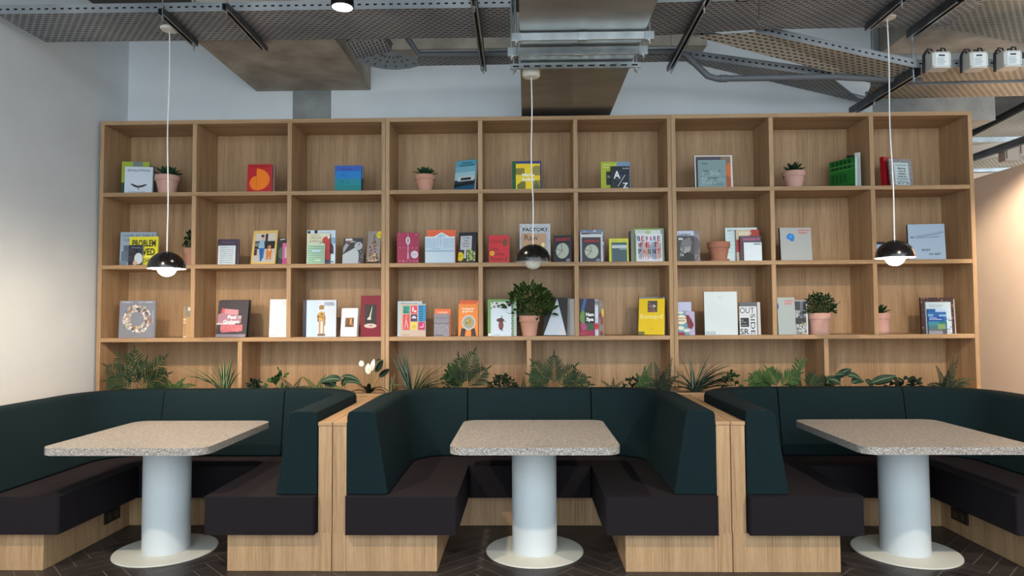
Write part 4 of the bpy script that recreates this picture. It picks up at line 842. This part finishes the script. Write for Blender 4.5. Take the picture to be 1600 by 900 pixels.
B(2, 715.5, 747, 475, 'light orange cookbook with a bowl held from below', (230, 132, 50), [
  ('p', [(.1, 0), (.16, .24), (.4, .24), (.34, 0)], (56, 44, 44)), ('p', [(.66, 0), (.64, .24), (.84, .24), (.92, 0)], (56, 44, 44)), ('e', .52, .42, .34, .23, (196, 198, 200)), ('e', .52, .42, .29, .195, (150, 156, 160)), ('e', .53, .43, .2, .14, (170, 150, 90)), ('n', 29, .36, .32, .7, .54, 36, .06, [(120, 90, 40), (196, 180, 110), (80, 90, 50), (210, 190, 150)]),
  ('t', 'Cooking bab', .16, .82, .06, .62, (248, 232, 214), .03), ('t', 'ap gin hos', .2, .74, .06, .54, (248, 232, 214), .03)], th=.02, yaw=9, lean=4, spine=(206, 110, 60))
B(2, 718, 749.5, 469.5, 'red-orange book standing behind the light orange bowl cookbook', (216, 84, 30), [('e', .9, .93, .07, .03, (240, 150, 110))], dy=.048, th=.022, yaw=3)
B(2, 768.5, 799, 481, 'white book with a dark red beetle-like creature, front of the green stack', (206, 216, 228), [
  ('e', .47, .38, .13, .17, (110, 56, 54)), ('e', .46, .56, .17, .08, (84, 50, 52)), ('e', .3, .56, .06, .05, (96, 66, 66)), ('l', .5, .6, .52, .72, .04, (70, 60, 58)), ('l', .58, .58, .72, .48, .03, (120, 80, 76)), ('l', .5, .24, .55, .18, .05, (90, 60, 56)), ('r', .4, .3, .54, .48, (140, 60, 56)), ('t', 'Wildlife', .06, .03, .03, .36, (110, 120, 130))], th=.012)
B(2, 762, 807, 468, 'white book with a green border behind the creature book', (104, 150, 74), [
  ('r', .1, .03, .86, .93, (214, 222, 224)), ('n', 35, .1, .72, .86, .93, 40, .08, [(80, 84, 86), (150, 150, 140), (196, 190, 170), (110, 96, 96)]), ('r', .02, .0, .13, .07, (226, 228, 230)), ('r', .9, 0, 1, .9, (176, 182, 186))]+[('e', .84+.02*(i % 2), .06+.07*i, .03, .025, (90, 130, 84)) for i in range(11)], dy=.014, th=.026, spine=(176, 190, 176))
B(2, 848.5, 886, 466, 'black book with a tall white triangle', (26, 24, 28), [('p', [(.02, .01), (.96, .01), (.56, .98)], (192, 202, 216)), ('p', [(.6, .01), (.96, .01), (.8, .4)], (204, 206, 216)), ('t', 'ABR', .08, .91, .04, .18, (150, 150, 156)), ('t', 'PIX', .08, .84, .04, .14, (150, 150, 156)), ('l', .06, .7, .5, .7, .008, (110, 110, 116))], th=.03, yaw=18, lean=5, page=flat((196, 186, 190), .7), soft=True)
B(2, 888, 897.2, 467, 'slim cream book standing edge-on right of the white triangle book', (200, 194, 190), dy=.03, th=.012, yaw=35, lean=2, spine=(40, 40, 44))
B(2, 906, 929, 467, 'dark magenta and green book with white title on a black box', (110, 22, 56), [
  ('r', 0, .5, 1, 1, (46, 22, 36)), ('p', [(.1, .7), (.3, 1), (.5, 1), (.3, .7), (.24, .5)], (36, 96, 160)), ('e', .24, .5, .22, .18, (96, 140, 70)), ('e', .5, .22, .4, .14, (40, 84, 56)), ('p', [(.05, .3), (.3, .36), (.5, .2), (.2, .1)], (176, 60, 110)), ('r', .34, .34, 1, .66, (12, 12, 14)), ('t', 'Nam', .42, .53, .09, .54, (236, 236, 238), .04), ('t', 'Spa', .44, .4, .09, .5, (236, 236, 238), .04), ('r', 0, 0, 1, .14, (150, 24, 60)), ('t', 'gestalten', .04, .05, .03, .4, (206, 120, 140))], th=.018, dy=.0)
B(2, 929.5, 935, 468.5, 'lilac-white spine with a red berry, beside the magenta book', (186, 190, 210), [('e', .5, .26, .5, .1, (190, 40, 50)), ('r', .2, .5, .8, .8, (206, 214, 226)), ('r', 0, .86, 1, .98, (120, 124, 140))], th=.06, lean=0)
B(2, 935.6, 943.6, 469, 'taupe book with dark cherries and a yellow oval tag', (132, 112, 100), [('e', .35, .56, .26, .09, (132, 44, 44)), ('e', .6, .4, .28, .1, (140, 50, 48)), ('e', .8, .65, .22, .12, (222, 190, 60)), ('e', .5, .05, .3, .08, (126, 44, 44)), ('t', 'FRUIT', .2, .84, .04, .6, (176, 160, 110))], th=.02, lean=1)
B(2, 998, 1036, 467.5, 'bright yellow book with small portrait picture and white title, leaning', (228, 192, 8), [
  ('r', .34, .62, .72, .94, (84, 74, 70)), ('n', 37, .35, .63, .71, .93, 22, .1, [(130, 110, 100), (190, 180, 170), (60, 50, 50), (160, 80, 60)]), ('t', 'Bonnard', .06, .44, .13, .86, (242, 226, 150), .01), ('t', 'PRESS', .44, .14, .02, .16, (150, 124, 20)), ('r', 0, .0, .24, .08, (90, 92, 50)), ('t', 'gallery', .02, .02, .03, .2, (190, 186, 140))], th=.026, yaw=20, lean=12, spine=(214, 180, 10), page=flat((206, 208, 214), .7))
B(2, 999, 1040, 464, 'grey book behind the leaning yellow one, with blue and white pages', (120, 118, 118), [('r', .72, 0, .92, .7, (50, 56, 96)), ('r', .93, 0, .98, 1, (206, 206, 216))], dy=.15, th=.022, lean=2)
B(2, 1060.2, 1086, 487, 'small teal cookbook with a red tomato and speech bubbles', (96, 140, 160), [
  ('p', [(.45, 1), (1, 1), (1, 0), (.7, 0), (.55, .4)], (176, 164, 196)), ('e', .2, .66, .34, .2, (222, 218, 190)), ('e', .15, .96, .2, .06, (206, 214, 206)), ('e', .15, .3, .2, .09, (214, 214, 190)), ('e', .5, .2, .2, .07, (206, 214, 200)), ('p', [(.45, .84), (.62, .86), (.8, .66), (.95, .44), (.82, .26), (.6, .3), (.5, .6)], (110, 24, 36)), ('n', 41, .5, .3, .9, .8, 10, .08, [(150, 40, 40), (90, 20, 36)]), ('t', 'PASTA', .02, .68, .07, .44, (120, 70, 50), .02), ('t', 'MANIA', .02, .58, .07, .4, (120, 70, 50), .02), ('r', 0, 0, .38, .12, (140, 34, 56))], th=.014)
B(2, 1060.2, 1081, 472, 'lilac book behind the small teal tomato cookbook', (176, 182, 212), [('t', 'bakes', .28, .66, .1, .5, (60, 60, 90), .01), ('r', 0, .0, 1, .55, (166, 160, 196))], dy=.016, th=.016)
B(2, 1101, 1152.5, 456, 'tall white book with fine slanting dotted lines', (204, 214, 218), [
  ('l', .02, .84-.06*i, .98, .50-.06*i, .004, (160, 176, 182)) for i in range(8)]+[('r', .04, .01, .32, .08, (166, 174, 182)), ('t', 'PHILLIPS', .08, .03, .03, .2, (220, 226, 230)), ('t', 'YARN', .4, .86, .025, .14, (160, 172, 180))], th=.026, spine=(120, 128, 132))
B(2, 1156, 1183, 479, 'white book with large black OUTSIDERS lettering turning the corner', (206, 210, 216), [
  ('t', 'OUT', .03, .76, .2, .84, (24, 26, 34), .0), ('r', .06, .28, .54, .6, (28, 32, 40)), ('t', 'Art', .1, .5, .04, .14, (200, 200, 206)), ('t', 'the book', .1, .43, .04, .3, (200, 200, 206)), ('t', 'gestalten', .1, .33, .035, .34, (200, 200, 206)), ('t', 'SIDE', .64, .74, .26, .74, (24, 26, 34), .0, -90), ('t', 'SR', .03, .02, .2, .5, (24, 26, 34), .01), ('l', .06, .68, .5, .68, .01, (120, 124, 130))], th=.016, spine=(40, 40, 44))
B(2, 1156, 1189, 472.5, 'grey book framing the OUTSIDERS book, its pages facing right', (84, 86, 96), [('r', .86, 0, .99, 1, (196, 194, 192))], dy=.018, th=.02, spine=(30, 30, 34))
B(2, 1215.5, 1244, 465, 'second grey book with red title, next to the ficus-like pot on the lower shelf', (162, 172, 174), [('e', .02, .76, .06, .08, (28, 90, 160)), ('t', 'vitamin', .4, .88, .07, .56, (206, 90, 84), .01), ('t', 'green', .42, .81, .07, .42, (206, 90, 84), .01)], th=.024, yaw=-6, lean=3)
B(2, 1240, 1262, 469, 'black and white photo book tucked between grey book and leafy pot', (140, 146, 156), [('r', 0, .7, 1, .96, (40, 42, 52)), ('r', .5, .5, .7, .96, (90, 96, 106)), ('r', 0, .3, 1, .48, (36, 38, 46)), ('n', 51, 0, .02, 1, .34, 34, .16, [(50, 52, 60), (150, 160, 176), (196, 200, 206), (200, 190, 90)]), ('n', 52, 0, .48, 1, .7, 16, .2, [(60, 64, 72), (170, 176, 190)]), ('r', .9, 0, 1, .9, (200, 206, 212))], dy=.055, th=.022, yaw=5)
B(2, 1451, 1480, 483, 'small book with blue and green rectangles, lowest at the far right', (44, 96, 160), [
  ('r', 0, .9, .42, 1, (30, 90, 160)), ('r', .42, .88, 1, 1, (170, 196, 226)), ('r', 0, .7, .3, .8, (110, 160, 200)), ('r', .6, .7, 1, .78, (130, 170, 214)), ('r', 0, .5, .84, .7, (20, 76, 160)), ('t', 'INDUSTRIAL', .08, .63, .03, .4, (220, 230, 240), .03), ('t', 'DESIGN AND ENGINEERING', .08, .57, .03, .66, (220, 230, 240), .03), ('r', 0, .34, .6, .5, (60, 130, 150)), ('r', .6, .4, 1, .5, (30, 110, 110)), ('r', .5, .2, .92, .4, (120, 150, 96)), ('r', 0, .2, .5, .34, (70, 110, 120)), ('r', 0, .1, 1, .2, (96, 104, 112)), ('r', 0, 0, .8, .12, (140, 140, 150)), ('r', .75, 0, 1, .2, (80, 82, 90))], th=.014)
B(2, 1448, 1487.5, 472, 'white book behind the small blue rectangles book', (186, 202, 214), [('t', 'The New and the Renewed', .12, .89, .025, .56, (90, 96, 106)), ('t', 'in urban spaces', .14, .85, .025, .5, (90, 96, 106)), ('n', 54, .78, 0, .98, .5, 26, .07, [(120, 140, 160), (90, 106, 126), (206, 216, 224)])], dy=.016, th=.014)
B(2, 1440.5, 1493, 465, 'dark marbled brown book at the back of the far right stack', (70, 48, 46), [('n', 55, 0, 0, 1, 1, 160, .09, [(96, 64, 56), (50, 36, 40), (130, 96, 86), (80, 56, 60), (62, 50, 66)]), ('r', .975, 0, 1, .95, (190, 186, 186))], dy=.032, th=.022)

# ---------------------------------------------------------------- leaves
def leaf(q, base, d, L, wd, droop, m, segs=6, shape='lance', up=Vector((0, 0, 1)), fold=.15, side=None):
    d = Vector(d).normalized(); p = Vector(base); pts = []; st = L/segs
    s = side or d.cross(up)
    if s.length < .05: s = d.cross(Vector((0, 1, 0)))
    s = Vector(s).normalized(); cur = d.copy()
    vs = []; uv = []; fs = []; fu = []
    for i in range(segs+1):
        t = i/segs
        if shape == 'lance': f = sin(pi*min(1, t*.92+.08))**.8 if t < 1 else 0
        elif shape == 'blade': f = (min(1, t*6+.35))*(1-t**2.2)
        elif shape == 'broad': f = sin(pi*t)**.55*(1-.25*t) if 0 < t < 1 else 0
        else: f = sin(pi*t)**.6 if 0 < t < 1 else 0
        nrm = s.cross(cur).normalized()
        w = wd*f/2
        vs += [p-s*w+nrm*w*fold, p, p+s*w+nrm*w*fold]
        if i < segs: p = p+cur*st; cur = (cur+Vector((0, 0, -1))*droop/segs).normalized()
    for i in range(segs):
        a = i*3
        fs += [(a, a+1, a+4, a+3), (a+1, a+2, a+5, a+4)]
        fu += [[(0, i/segs), (.5, i/segs), (.5, (i+1)/segs), (0, (i+1)/segs)], [(.5, i/segs), (1, i/segs), (1, (i+1)/segs), (.5, (i+1)/segs)]]
    q.add(vs, fs, m, fu); return p
def frond(q, st, base, d, L, wl, n, m, droop=1.0, lw=.012, taper='palm'):
    d = Vector(d).normalized(); p = Vector(base); cur = d.copy(); pts = [p.copy()]; N = 12
    for i in range(N): p = p+cur*L/N; cur = (cur+Vector((0, 0, -1))*droop/N).normalized(); pts.append(p.copy())
    st.tube(pts, [.0024*(1-i/N*.7) for i in range(N+1)], L_STEM, 5, False)
    for k in range(n):
        t = (.3 if taper == 'palm' else .12)+(.7 if taper == 'palm' else .88)*k/(n-1); i = min(N-1, int(t*N)); c = pts[i].lerp(pts[i+1], t*N-i)
        ax = (pts[i+1]-pts[i]).normalized(); s = ax.cross(Vector((0, -1, .35))).normalized()
        f = (sin(pi*(t*.75+.2))**.7) if taper == 'palm' else (1-t)*.95+.12
        for sg in (-1, 1):
            fw = 1.0 if taper == 'palm' else .25
            dd = (s*sg+ax*fw+Vector((0, random.uniform(-.25, .25), random.uniform(-.08, .08)))).normalized()
            leaf(q, c, dd, wl*f*random.uniform(.88, 1.1), lw, .25, m, 3, 'lance', up=Vector((0, -1, .3)))
    if taper == 'palm': leaf(q, pts[-1], cur, wl*.6, lw, .1, m, 3, 'lance', up=Vector((0, -1, .3)))
PG = 'plants in the planter trough'; ZP = .857
def plant(px, nm, lab, Y=5.42, z=ZP, group=PG, cat='plant'):
    x = at(px, 606, Y=Y).x
    return empty(nm, (x, Y, z), lab, cat, group)
def V(dx, h, dy=0): return Vector((dx, dy, h))
SC = 5.42/F
# bounds: keep leaves clear of the bookcase back
def mk_palm(px, lab, fr, m=L_PALM, lw=.014, wl=.14, n=10):
    o = plant(px, 'parlour_palm', lab); q, st = MB(), MB()
    for dx, L, dr in fr:
        base = V(random.uniform(-.02, .02), 0, random.uniform(-.02, .02))
        frond(q, st, base, (dx, random.uniform(-.22, .12), 1), L*1.12, wl, n, m, dr, lw)
    q.build('foliage', o); st.build('stem', o)
mk_palm(219, 'feathery dark palm at the far left end of the trough', [(-.8, .29, .5), (-.42, .31, .4), (-.02, .30, .2), (.25, .24, .4), (.62, .31, .3), (-1.2, .22, .6), (.95, .24, .5)])
def mk_fern(px, lab, fr, m=L_FERN, wl=.06, n=16, lw=.011, Y=5.42):
    o = plant(px, 'fern', lab, Y); q, st = MB(), MB()
    for dx, L, dr in fr: frond(q, st, V(0, 0), (dx, random.uniform(-.3, .05), 1), L*1.25, wl, n, m, dr, lw, 'fern')
    q.build('foliage', o); st.build('stem', o)
mk_fern(272, 'low green fern between the far left palm and the spider plant', [(-1.6, .24, 1.0), (-.9, .17, 1.0), (-.3, .13, .9), (.4, .13, 1.0), (.9, .16, 1.2), (-1.9, .2, .4)], L_FERN, .05)
def mk_spider(px, lab, bl, m, wd=.014, Y=5.40, z=ZP, n2=3, segs=9):
    o = plant(px, 'spider_plant', lab, Y, z); q = MB()
    for dx, L, dr in bl:
        for k in range(n2+1): leaf(q, V(random.uniform(-.015, .015), 0, random.uniform(-.02, .02)), (dx+random.uniform(-.14, .14), random.uniform(-.25, .1), 1), L*random.uniform(1.05, 1.35), wd*1.35, dr*random.uniform(.7, 1.0), m, segs, 'blade', fold=.35)
    q.build('foliage', o); return o
mk_spider(352, 'spider plant arching left in front of the first lower panel', [(-1.1, .40, 1.1), (-.8, .32, 1.0), (-.5, .27, 1.1), (-.1, .22, .6), (.15, .26, .5), (.4, .2, 1.0), (-.9, .30, 1.5)], L_SPID, .017, n2=2)
def mk_bush(px, lab, w, h, n, m, nm='leafy_plant', ls=.028, Y=5.42, z=ZP, group=PG, pts=None, shape='round', x0=0, cat='plant', parent=None, zoff=0, stemcol=L_STEM, minh=.02):
    o = parent or plant(px, nm, lab, Y, z, group, cat); q, st = MB(), MB()
    for i in range(n):
        if pts: cx, cz = random.choice(pts); c = V(cx+random.gauss(0, w*.1), cz+random.gauss(0, h*.08), random.uniform(-.05, .04))
        else:
            a = random.uniform(0, pi); r = random.uniform(.02, 1)**.5
            c = V(x0+cos(a)*r*w/2, minh+sin(a)*r*(h+(.03 if not parent else 0)), random.uniform(-.055, .045)*min(1, w*5))
        c.z += zoff
        if i % 4 == 0: st.tube([V(x0*.3, zoff*.9, 0), V(c.x*.6, (c.z-zoff)*.5+zoff, c.y*.5), c], .0016, stemcol, 4, False)
        d = Vector((c.x-x0*.5, c.y*2-.04, (c.z-zoff)*.7+random.uniform(-.02, .05)))+Vector((random.gauss(0, .05), random.gauss(0, .05), random.gauss(0, .04)))
        sc_ = 1.0 if parent else 1.45
        leaf(q, c, d, ls*sc_*random.uniform(.8, 1.35), ls*sc_*.55, .7, m, 4, shape, up=Vector((random.uniform(-.3, .3), -.8, .8)))
    q.build('foliage', o); st.build('stem', o); return o
mk_bush(399, 'small dark ivy clump just right of the first lower divider', .11, .06, 50, L_DARK, 'ivy', .026)
mk_bush(433, 'climbing pothos with pale green leaves, fourth plant from the left', .12, .16, 34, L_FERN, 'pothos', .036, pts=[(-.06, .03), (-.03, .09), (0, .15), (.03, .17), (.0, .1), (.05, .13), (.03, .05), (.06, .03)])
mk_fern(459, 'low dark fern right of the climbing pothos', [(-1.2, .13, 1.2), (-.4, .12, 1), (.3, .12, 1), (1.0, .13, 1.3)], L_DARK, .04, 11)
mk_fern(495, 'low fern with notched fronds beside the broad leaf plant', [(-1.1, .15, 1.2), (-.4, .14, 1), (.3, .14, 1), (1.1, .2, 1.3), (1.5, .17, 1.2)], L_FERN, .04, 12)
def mk_broad(px, lab, lv, m=L_CAL, nm='calathea', Y=5.42, z=ZP):
    o = plant(px, nm, lab, Y, z); q, st = MB(), MB()
    for bx, bz, dx, dz, L, wd, dr in lv:
        bz += .04; b = V(bx, bz, random.uniform(-.05, .0)); st.tube([V(0, 0), V(bx*.6, bz*.5), b], .002, L_STEM, 5, False)
        leaf(q, b, (dx, -.15, dz), L, wd, dr, m, 8, 'broad', up=Vector((0, -.9, .6)), fold=.25)
    q.build('foliage', o); st.build('stem', o)
mk_broad(535, 'calathea with one broad arching striped leaf, left of the white flowers', [(-.05, .02, -.6, .5, .14, .09, .8), (.0, .07, -.8, .25, .17, .08, .9), (.03, .05, .9, .4, .16, .05, 1.2), (0, .02, .3, .6, .1, .06, .8), (.0, .10, .9, .1, .17, .045, .8)])
# peace lily
o = plant(576, 'peace_lily', 'peace lily with three white flowers in the gap between two booths', 5.40)
q, st, fl_m = MB(), MB(), MB()
for dx, L, dr in ((-.9, .17, 1.6), (-.4, .15, 1.4), (.1, .13, 1.2), (.6, .16, 1.6), (1.0, .17, 1.6), (.3, .10, 1.5), (-.2, .1, 1.4), (.8, .12, .8), (-.6, .13, .9)):
    leaf(q, V(0, -.01), (dx, random.uniform(-.5, 0), 1), L, .042, dr, L_DARK, 7, 'broad', fold=.3)
for pts in ([V(0, 0), V(.06, .16), V(.065, .20)], [V(0, 0), V(.09, .13), V(.10, .15)], [V(0, 0), V(.045, .2), V(.07, .27)]):
    st.tube(pts, .002, L_STEM, 5, False)
leaf(q, V(.055, .17), (.5, 0, .9), .12, .055, .1, L_DARK, 7, 'broad', up=Vector((.6, -1, 0)), fold=.3)
leaf(q, V(.085, .13), (.6, 0, .7), .11, .055, .5, L_DARK, 7, 'broad', up=Vector((.6, -1, 0)), fold=.3)
leaf(q, V(.06, .265), (.8, 0, .25), .04, .02, .1, L_DARK, 5, 'broad', up=Vector((0, -1, .2)))
for cx, cz, dx in ((-.045, .225, -.1), (.0, .165, .05), (.028, .2, .25)):
    st.tube([V(0, 0), V(cx*.6, cz*.55), V(cx, cz)], .0018, L_STEM, 5, False)
for cx, cz, dx, L, wd in ((-.045, .222, -.4, .05, .045), (.0, .160, .0, .088, .048), (.026, .185, .22, .10, .036)):
    f = MB(); leaf(f, V(cx, cz, -.01), (dx, -.1, 1), L, wd, .0, L_SPATHE, 8, 'lance', up=Vector((0, -1, 0)), fold=.4)
    f.tube([V(cx, cz, -.015), V(cx+.004, cz+.045, -.02)], .004, flat((226, 220, 170)), 6)
    f.build('flower', o)
q.build('foliage', o); st.build('stem', o)
mk_spider(641, 'tall dark spider plant leaning left against the centre left bookcase side', [(-.36, .30, .25), (-.24, .29, .15), (-.12, .26, .2), (-.3, .26, .35), (-.04, .29, .1)], L_SPID2, .022, n2=3)
mk_spider(648, 'bright striped spider plant fanning right beside the tall dark one', [(1.1, .28, 1.2), (.8, .30, 1.1), (1.5, .25, 1.0), (.6, .27, 1.3), (1.9, .2, .7), (-1.0, .18, 1.5), (.25, .22, .5), (1.2, .22, 1.6)], L_SPID, .015, n2=4)
mk_spider(613, 'small spider plant tuft beside the white flowers', [(-.9, .16, 1.4), (.7, .14, 1.5), (0, .13, 1)], L_SPID, .012, n2=2)
mk_bush(706, 'pale speckled leafy plant behind the striped spider plant', .13, .17, 60, L_FERN, 'leafy_plant', .03, Y=5.45)
mk_palm(722, 'upright feathery palm in front of the fourth column', [(-.1, .24, .2), (.3, .29, .25), (.75, .22, .4), (-.5, .16, .4)])
mk_bush(786, 'blue-green succulent clump left of the centre divider', .22, .085, 150, L_DARK, 'succulent_clump', .024, shape='broad')
mk_fern(818, 'small low fern touching the centre lower divider', [(-.9, .13, 1.3), (.0, .10, 1), (.8, .12, 1.3), (-1.4, .13, .9)], L_DARK, .035, 10)
mk_palm(866, 'bushy green palm right of the centre lower divider', [(-.9, .20, .5), (-.5, .24, .4), (.0, .25, .4), (.5, .22, .6), (1.1, .24, .7), (1.7, .24, .6)], L_PALM, wl=.12)
mk_fern(958, 'tiny fern tip showing above the centre booth back', [(-.6, .11, .8), (.5, .10, .9), (0, .10, .6)], L_DARK, .03, 9)
mk_bush(987, 'low dark leafy clump above the centre booth back', .13, .055, 46, L_DARK, 'leafy_plant', .024)
mk_fern(1005, 'light green upright fern frond in front of the sixth column', [(.25, .20, .1), (.05, .17, .1), (-.3, .14, .5)], L_FERN, .06, 16, .012)
mk_fern(1034, 'dark bushy fern beside the right end of the centre bookcase', [(-.7, .17, .9), (-.2, .20, .4), (.25, .23, .1), (.5, .15, .9), (-1.1, .15, 1.2), (0, .15, .8)], L_DARK, .06, 15)
mk_spider(1085, 'largest blue-green spider plant, spreading right from the gap between booths', [(-.9, .22, 1.3), (-.5, .24, 1.1), (-.15, .26, .7), (.3, .29, 1.1), (.6, .32, 1.3), (.85, .36, 1.5), (1.1, .37, 1.5), (1.4, .35, 1.3), (1.9, .3, .9), (.5, .27, 1.6), (-1.2, .18, 1.6)], L_SPID2, .015, n2=5, Y=5.39)
mk_bush(1140, 'pale wispy foliage behind the largest spider plant', .14, .10, 40, L_FERN, 'leafy_plant', .03, Y=5.45)
mk_palm(1215, 'low green palm fanned flat left of the upright leafy stem', [(-1.2, .21, .7), (-.8, .2, .7), (-.3, .17, .8), (.6, .19, .9), (-1.6, .17, .6)], L_FERN, .014, .11, 11)
o = plant(1240, 'bamboo_shoot_plant', 'upright leafy stem with narrow pointed leaves, in the seventh column'); q, st = MB(), MB()
st.tube([V(-.02, 0), V(.0, .1), V(.06, .24)], .003, L_STEM, 5)
for i in range(16):
    t = i/15; c = V(-.02+.08*t**1.3, .03+.2*t); sg = 1 if i % 2 else -1
    leaf(q, c, (sg*.8+.25, random.uniform(-.3, .1), .9), .07, .02, .1, L_FERN, 5, 'lance', up=Vector((0, -1, .3)))
q.build('foliage', o); st.build('stem', o)
mk_palm(1262, 'sparse low palm at the right end of the seventh column', [(.8, .17, .9), (1.4, .19, .7), (.2, .12, .7), (-.8, .13, 1)], L_PALM, .012, .09, 9)
mk_broad(1322, 'calathea with large folded dark leaves right of the last divider', [(-.06, .03, -.7, .6, .11, .10, .9), (-.07, .07, .3, .5, .13, .07, 1.0), (.0, .09, .9, .2, .14, .07, 1.5), (-.09, .05, -.5, .2, .10, .09, 1.2), (.04, .03, .6, .5, .1, .07, 1.2), (-.03, .1, -.8, .25, .09, .045, .8)])
mk_broad(1366, 'calathea with one long striped leaf pointing right', [(-.04, .03, .9, .42, .20, .075, .35), (.0, .02, .8, .5, .13, .06, .8), (-.02, .0, -.4, .6, .1, .06, .8)])
mk_bush(1412, 'low trailing leaves along the right booth back', .26, .05, 60, L_DARK, 'leafy_plant', .034, shape='lance')
mk_fern(1478, 'dark fern at the far right end of the trough', [(-.35, .18, .4), (.1, .22, .1), (.35, .24, .0), (.9, .19, 1.0), (-.9, .13, 1.2), (1.3, .17, .9), (0, .14, .8)], L_DARK, .055, 15)

# ---------------------------------------------------------------- terracotta pots on the shelves
def pot(row, xl, xr, yr, lab, m, kind, ptop, saucer=False, dy=.12, taper=.68, soil=True):
    Y = YS+dy; a, b = at(xl, yr, Y=Y), at(xr, yr, Y=Y); R = (b.x-a.x)/2; z0 = RZ[row]
    hgt = a.z-z0+R*.04; x = (a.x+b.x)/2
    o = empty('potted_plant' if kind else 'empty_pot', (x, Y, z0+.0005), lab, 'potted plant' if kind else 'pot', 'terracotta pots on the shelves')
    s = .0
    if saucer:
        q = MB(); q.lathe([(0, 0), (R*.86, 0), (R*.95, .018), (R*.90, .018), (R*.83, .006), (0, .006)], m, 40); q.build('saucer', o, smooth=True); s = .0065
    q = MB(); rb = R*taper; rh = min(.05, hgt*.3)
    q.lathe([(0, s), (rb, s), (R*.90, hgt-rh), (R*.99, hgt-rh), (R, hgt-rh+.004), (R*1.01, hgt-.003), (R*.98, hgt), (R*.90, hgt), (R*.87, hgt-rh), (R*.86, hgt-.02), (0, hgt-.02)], m, 48)
    q.build('pot', o, smooth=True, angle=35)
    q = MB(); q.lathe([(0, hgt-.015), (R*.88, hgt-.018)], M_SOIL, 30)
    for i in range(14): a_ = i*2.4; r_ = R*.7*((i % 5)/5+.1); q.lathe([(0, .008), (.008, .0)], M_SOIL, 5, c=(r_*cos(a_), r_*sin(a_), hgt-.016))
    q.build('soil', o)
    top = at((xl+xr)/2, ptop, Y=Y).z-z0
    hh = max(.02, top-hgt)
    q, st = MB(), MB()
    if kind == 'suc':
        for i in range(26):
            a_ = i*2.399; t = i/25; r_ = R*.25
            leaf(q, (cos(a_)*r_*.5, sin(a_)*r_*.5, hgt-.015), (cos(a_)*(1.15-t*.95), sin(a_)*(1.15-t*.95), .45+t*.9), (R*1.15+hh*.2)*(1-.25*t), R*.42, .2, L_SUC, 6, 'broad', fold=.35)
        q.build('foliage', o, solid=.002)
    elif kind == 'agave':
        for i in range(16):
            a_ = i*2.399+1; t = i/15
            leaf(q, (0, 0, hgt-.015), (cos(a_)*(1.3-t*.7), sin(a_)*(1.3-t*.7)*.8, .5+t*.8), R*1.15, R*.5, .1, L_BUSH, 6, 'broad', fold=.4)
        q.build('foliage', o, solid=.002)
    return o, R, hgt, x, hh
pot(0, 244, 280, 276, 'left top-shelf pot of dark green succulent beside the white moth book', M_TERRA2, 'suc', 264, dy=.1, saucer=False)
pot(0, 648, 680, 275, 'small pot with spiky succulent left of the turned cyan book', M_TERRA, 'suc', 264, dy=.1)
pot(0, 1223, 1257.5, 269.5, 'top-shelf pot with broad pointed succulent leaves, left of the green book', M_TERRA2, 'agave', 259, dy=.12)
o, R, hg, x, hh = pot(1, 288, 312, 389, 'terracotta pot with small bush half hidden behind the lamp-side divider', M_TERRA, 'bush', 360, dy=.26)
mk_bush(0, '', .13, .14, 200, L_BUSH, ls=.024, parent=o, zoff=hg-.01)
pot(1, 1105.5, 1140, 379.5, 'empty weathered terracotta pot on a saucer in the seventh column', M_TERRA3, None, 376, saucer=True, dy=.11)
o, R, hg, x, hh = pot(2, 811, 843, 494, 'terracotta pot of glossy bushy peperomia, tallest potted plant on the shelves', M_TERRA, 'bush', 450, dy=.08)
mk_bush(0, '', .38, .24, 300, L_PEP, ls=.06, parent=o, zoff=hg-.02, shape='broad')
o, R, hg, x, hh = pot(2, 1262.5, 1297, 490, 'pink pot on a saucer with a fine-leaved bush and one stray twig', M_TERRA2, 'bush', 458, saucer=True, dy=.09, taper=.8)
mk_bush(0, '', .25, .16, 520, L_BUSH, ls=.024, parent=o, zoff=hg-.02)
q, st = MB(), MB()
for i in range(12):
    t = i/11; c = Vector((.05+.11*t, -.02, hg+.01+.07*t)); leaf(q, c, ((-1)**i*.5+.5, -.3, .7), .018, .01, .2, L_BUSH, 4, 'broad')
st.tube([(.02, 0, hg-.02), (.08, -.02, hg+.03), (.16, -.02, hg+.08)], .0013, L_TRUNK, 4, False)
for i in range(12):
    t = i/11; c = Vector((-.04+.02*t-.03*t, -.02, hg+.02+.16*t)); leaf(q, c, ((-1)**i*.7, -.3, .7), .018, .01, .2, L_BUSH, 4, 'broad')
q.build('foliage', o); st.build('twig', o)
o, R, hg, x, hh = pot(2, 1357, 1390, 490, 'ribbed pink pot with a flat succulent, partly hidden by the eighth divider', M_TERRA2, 'agave', 482, saucer=True, dy=.24, taper=.9)
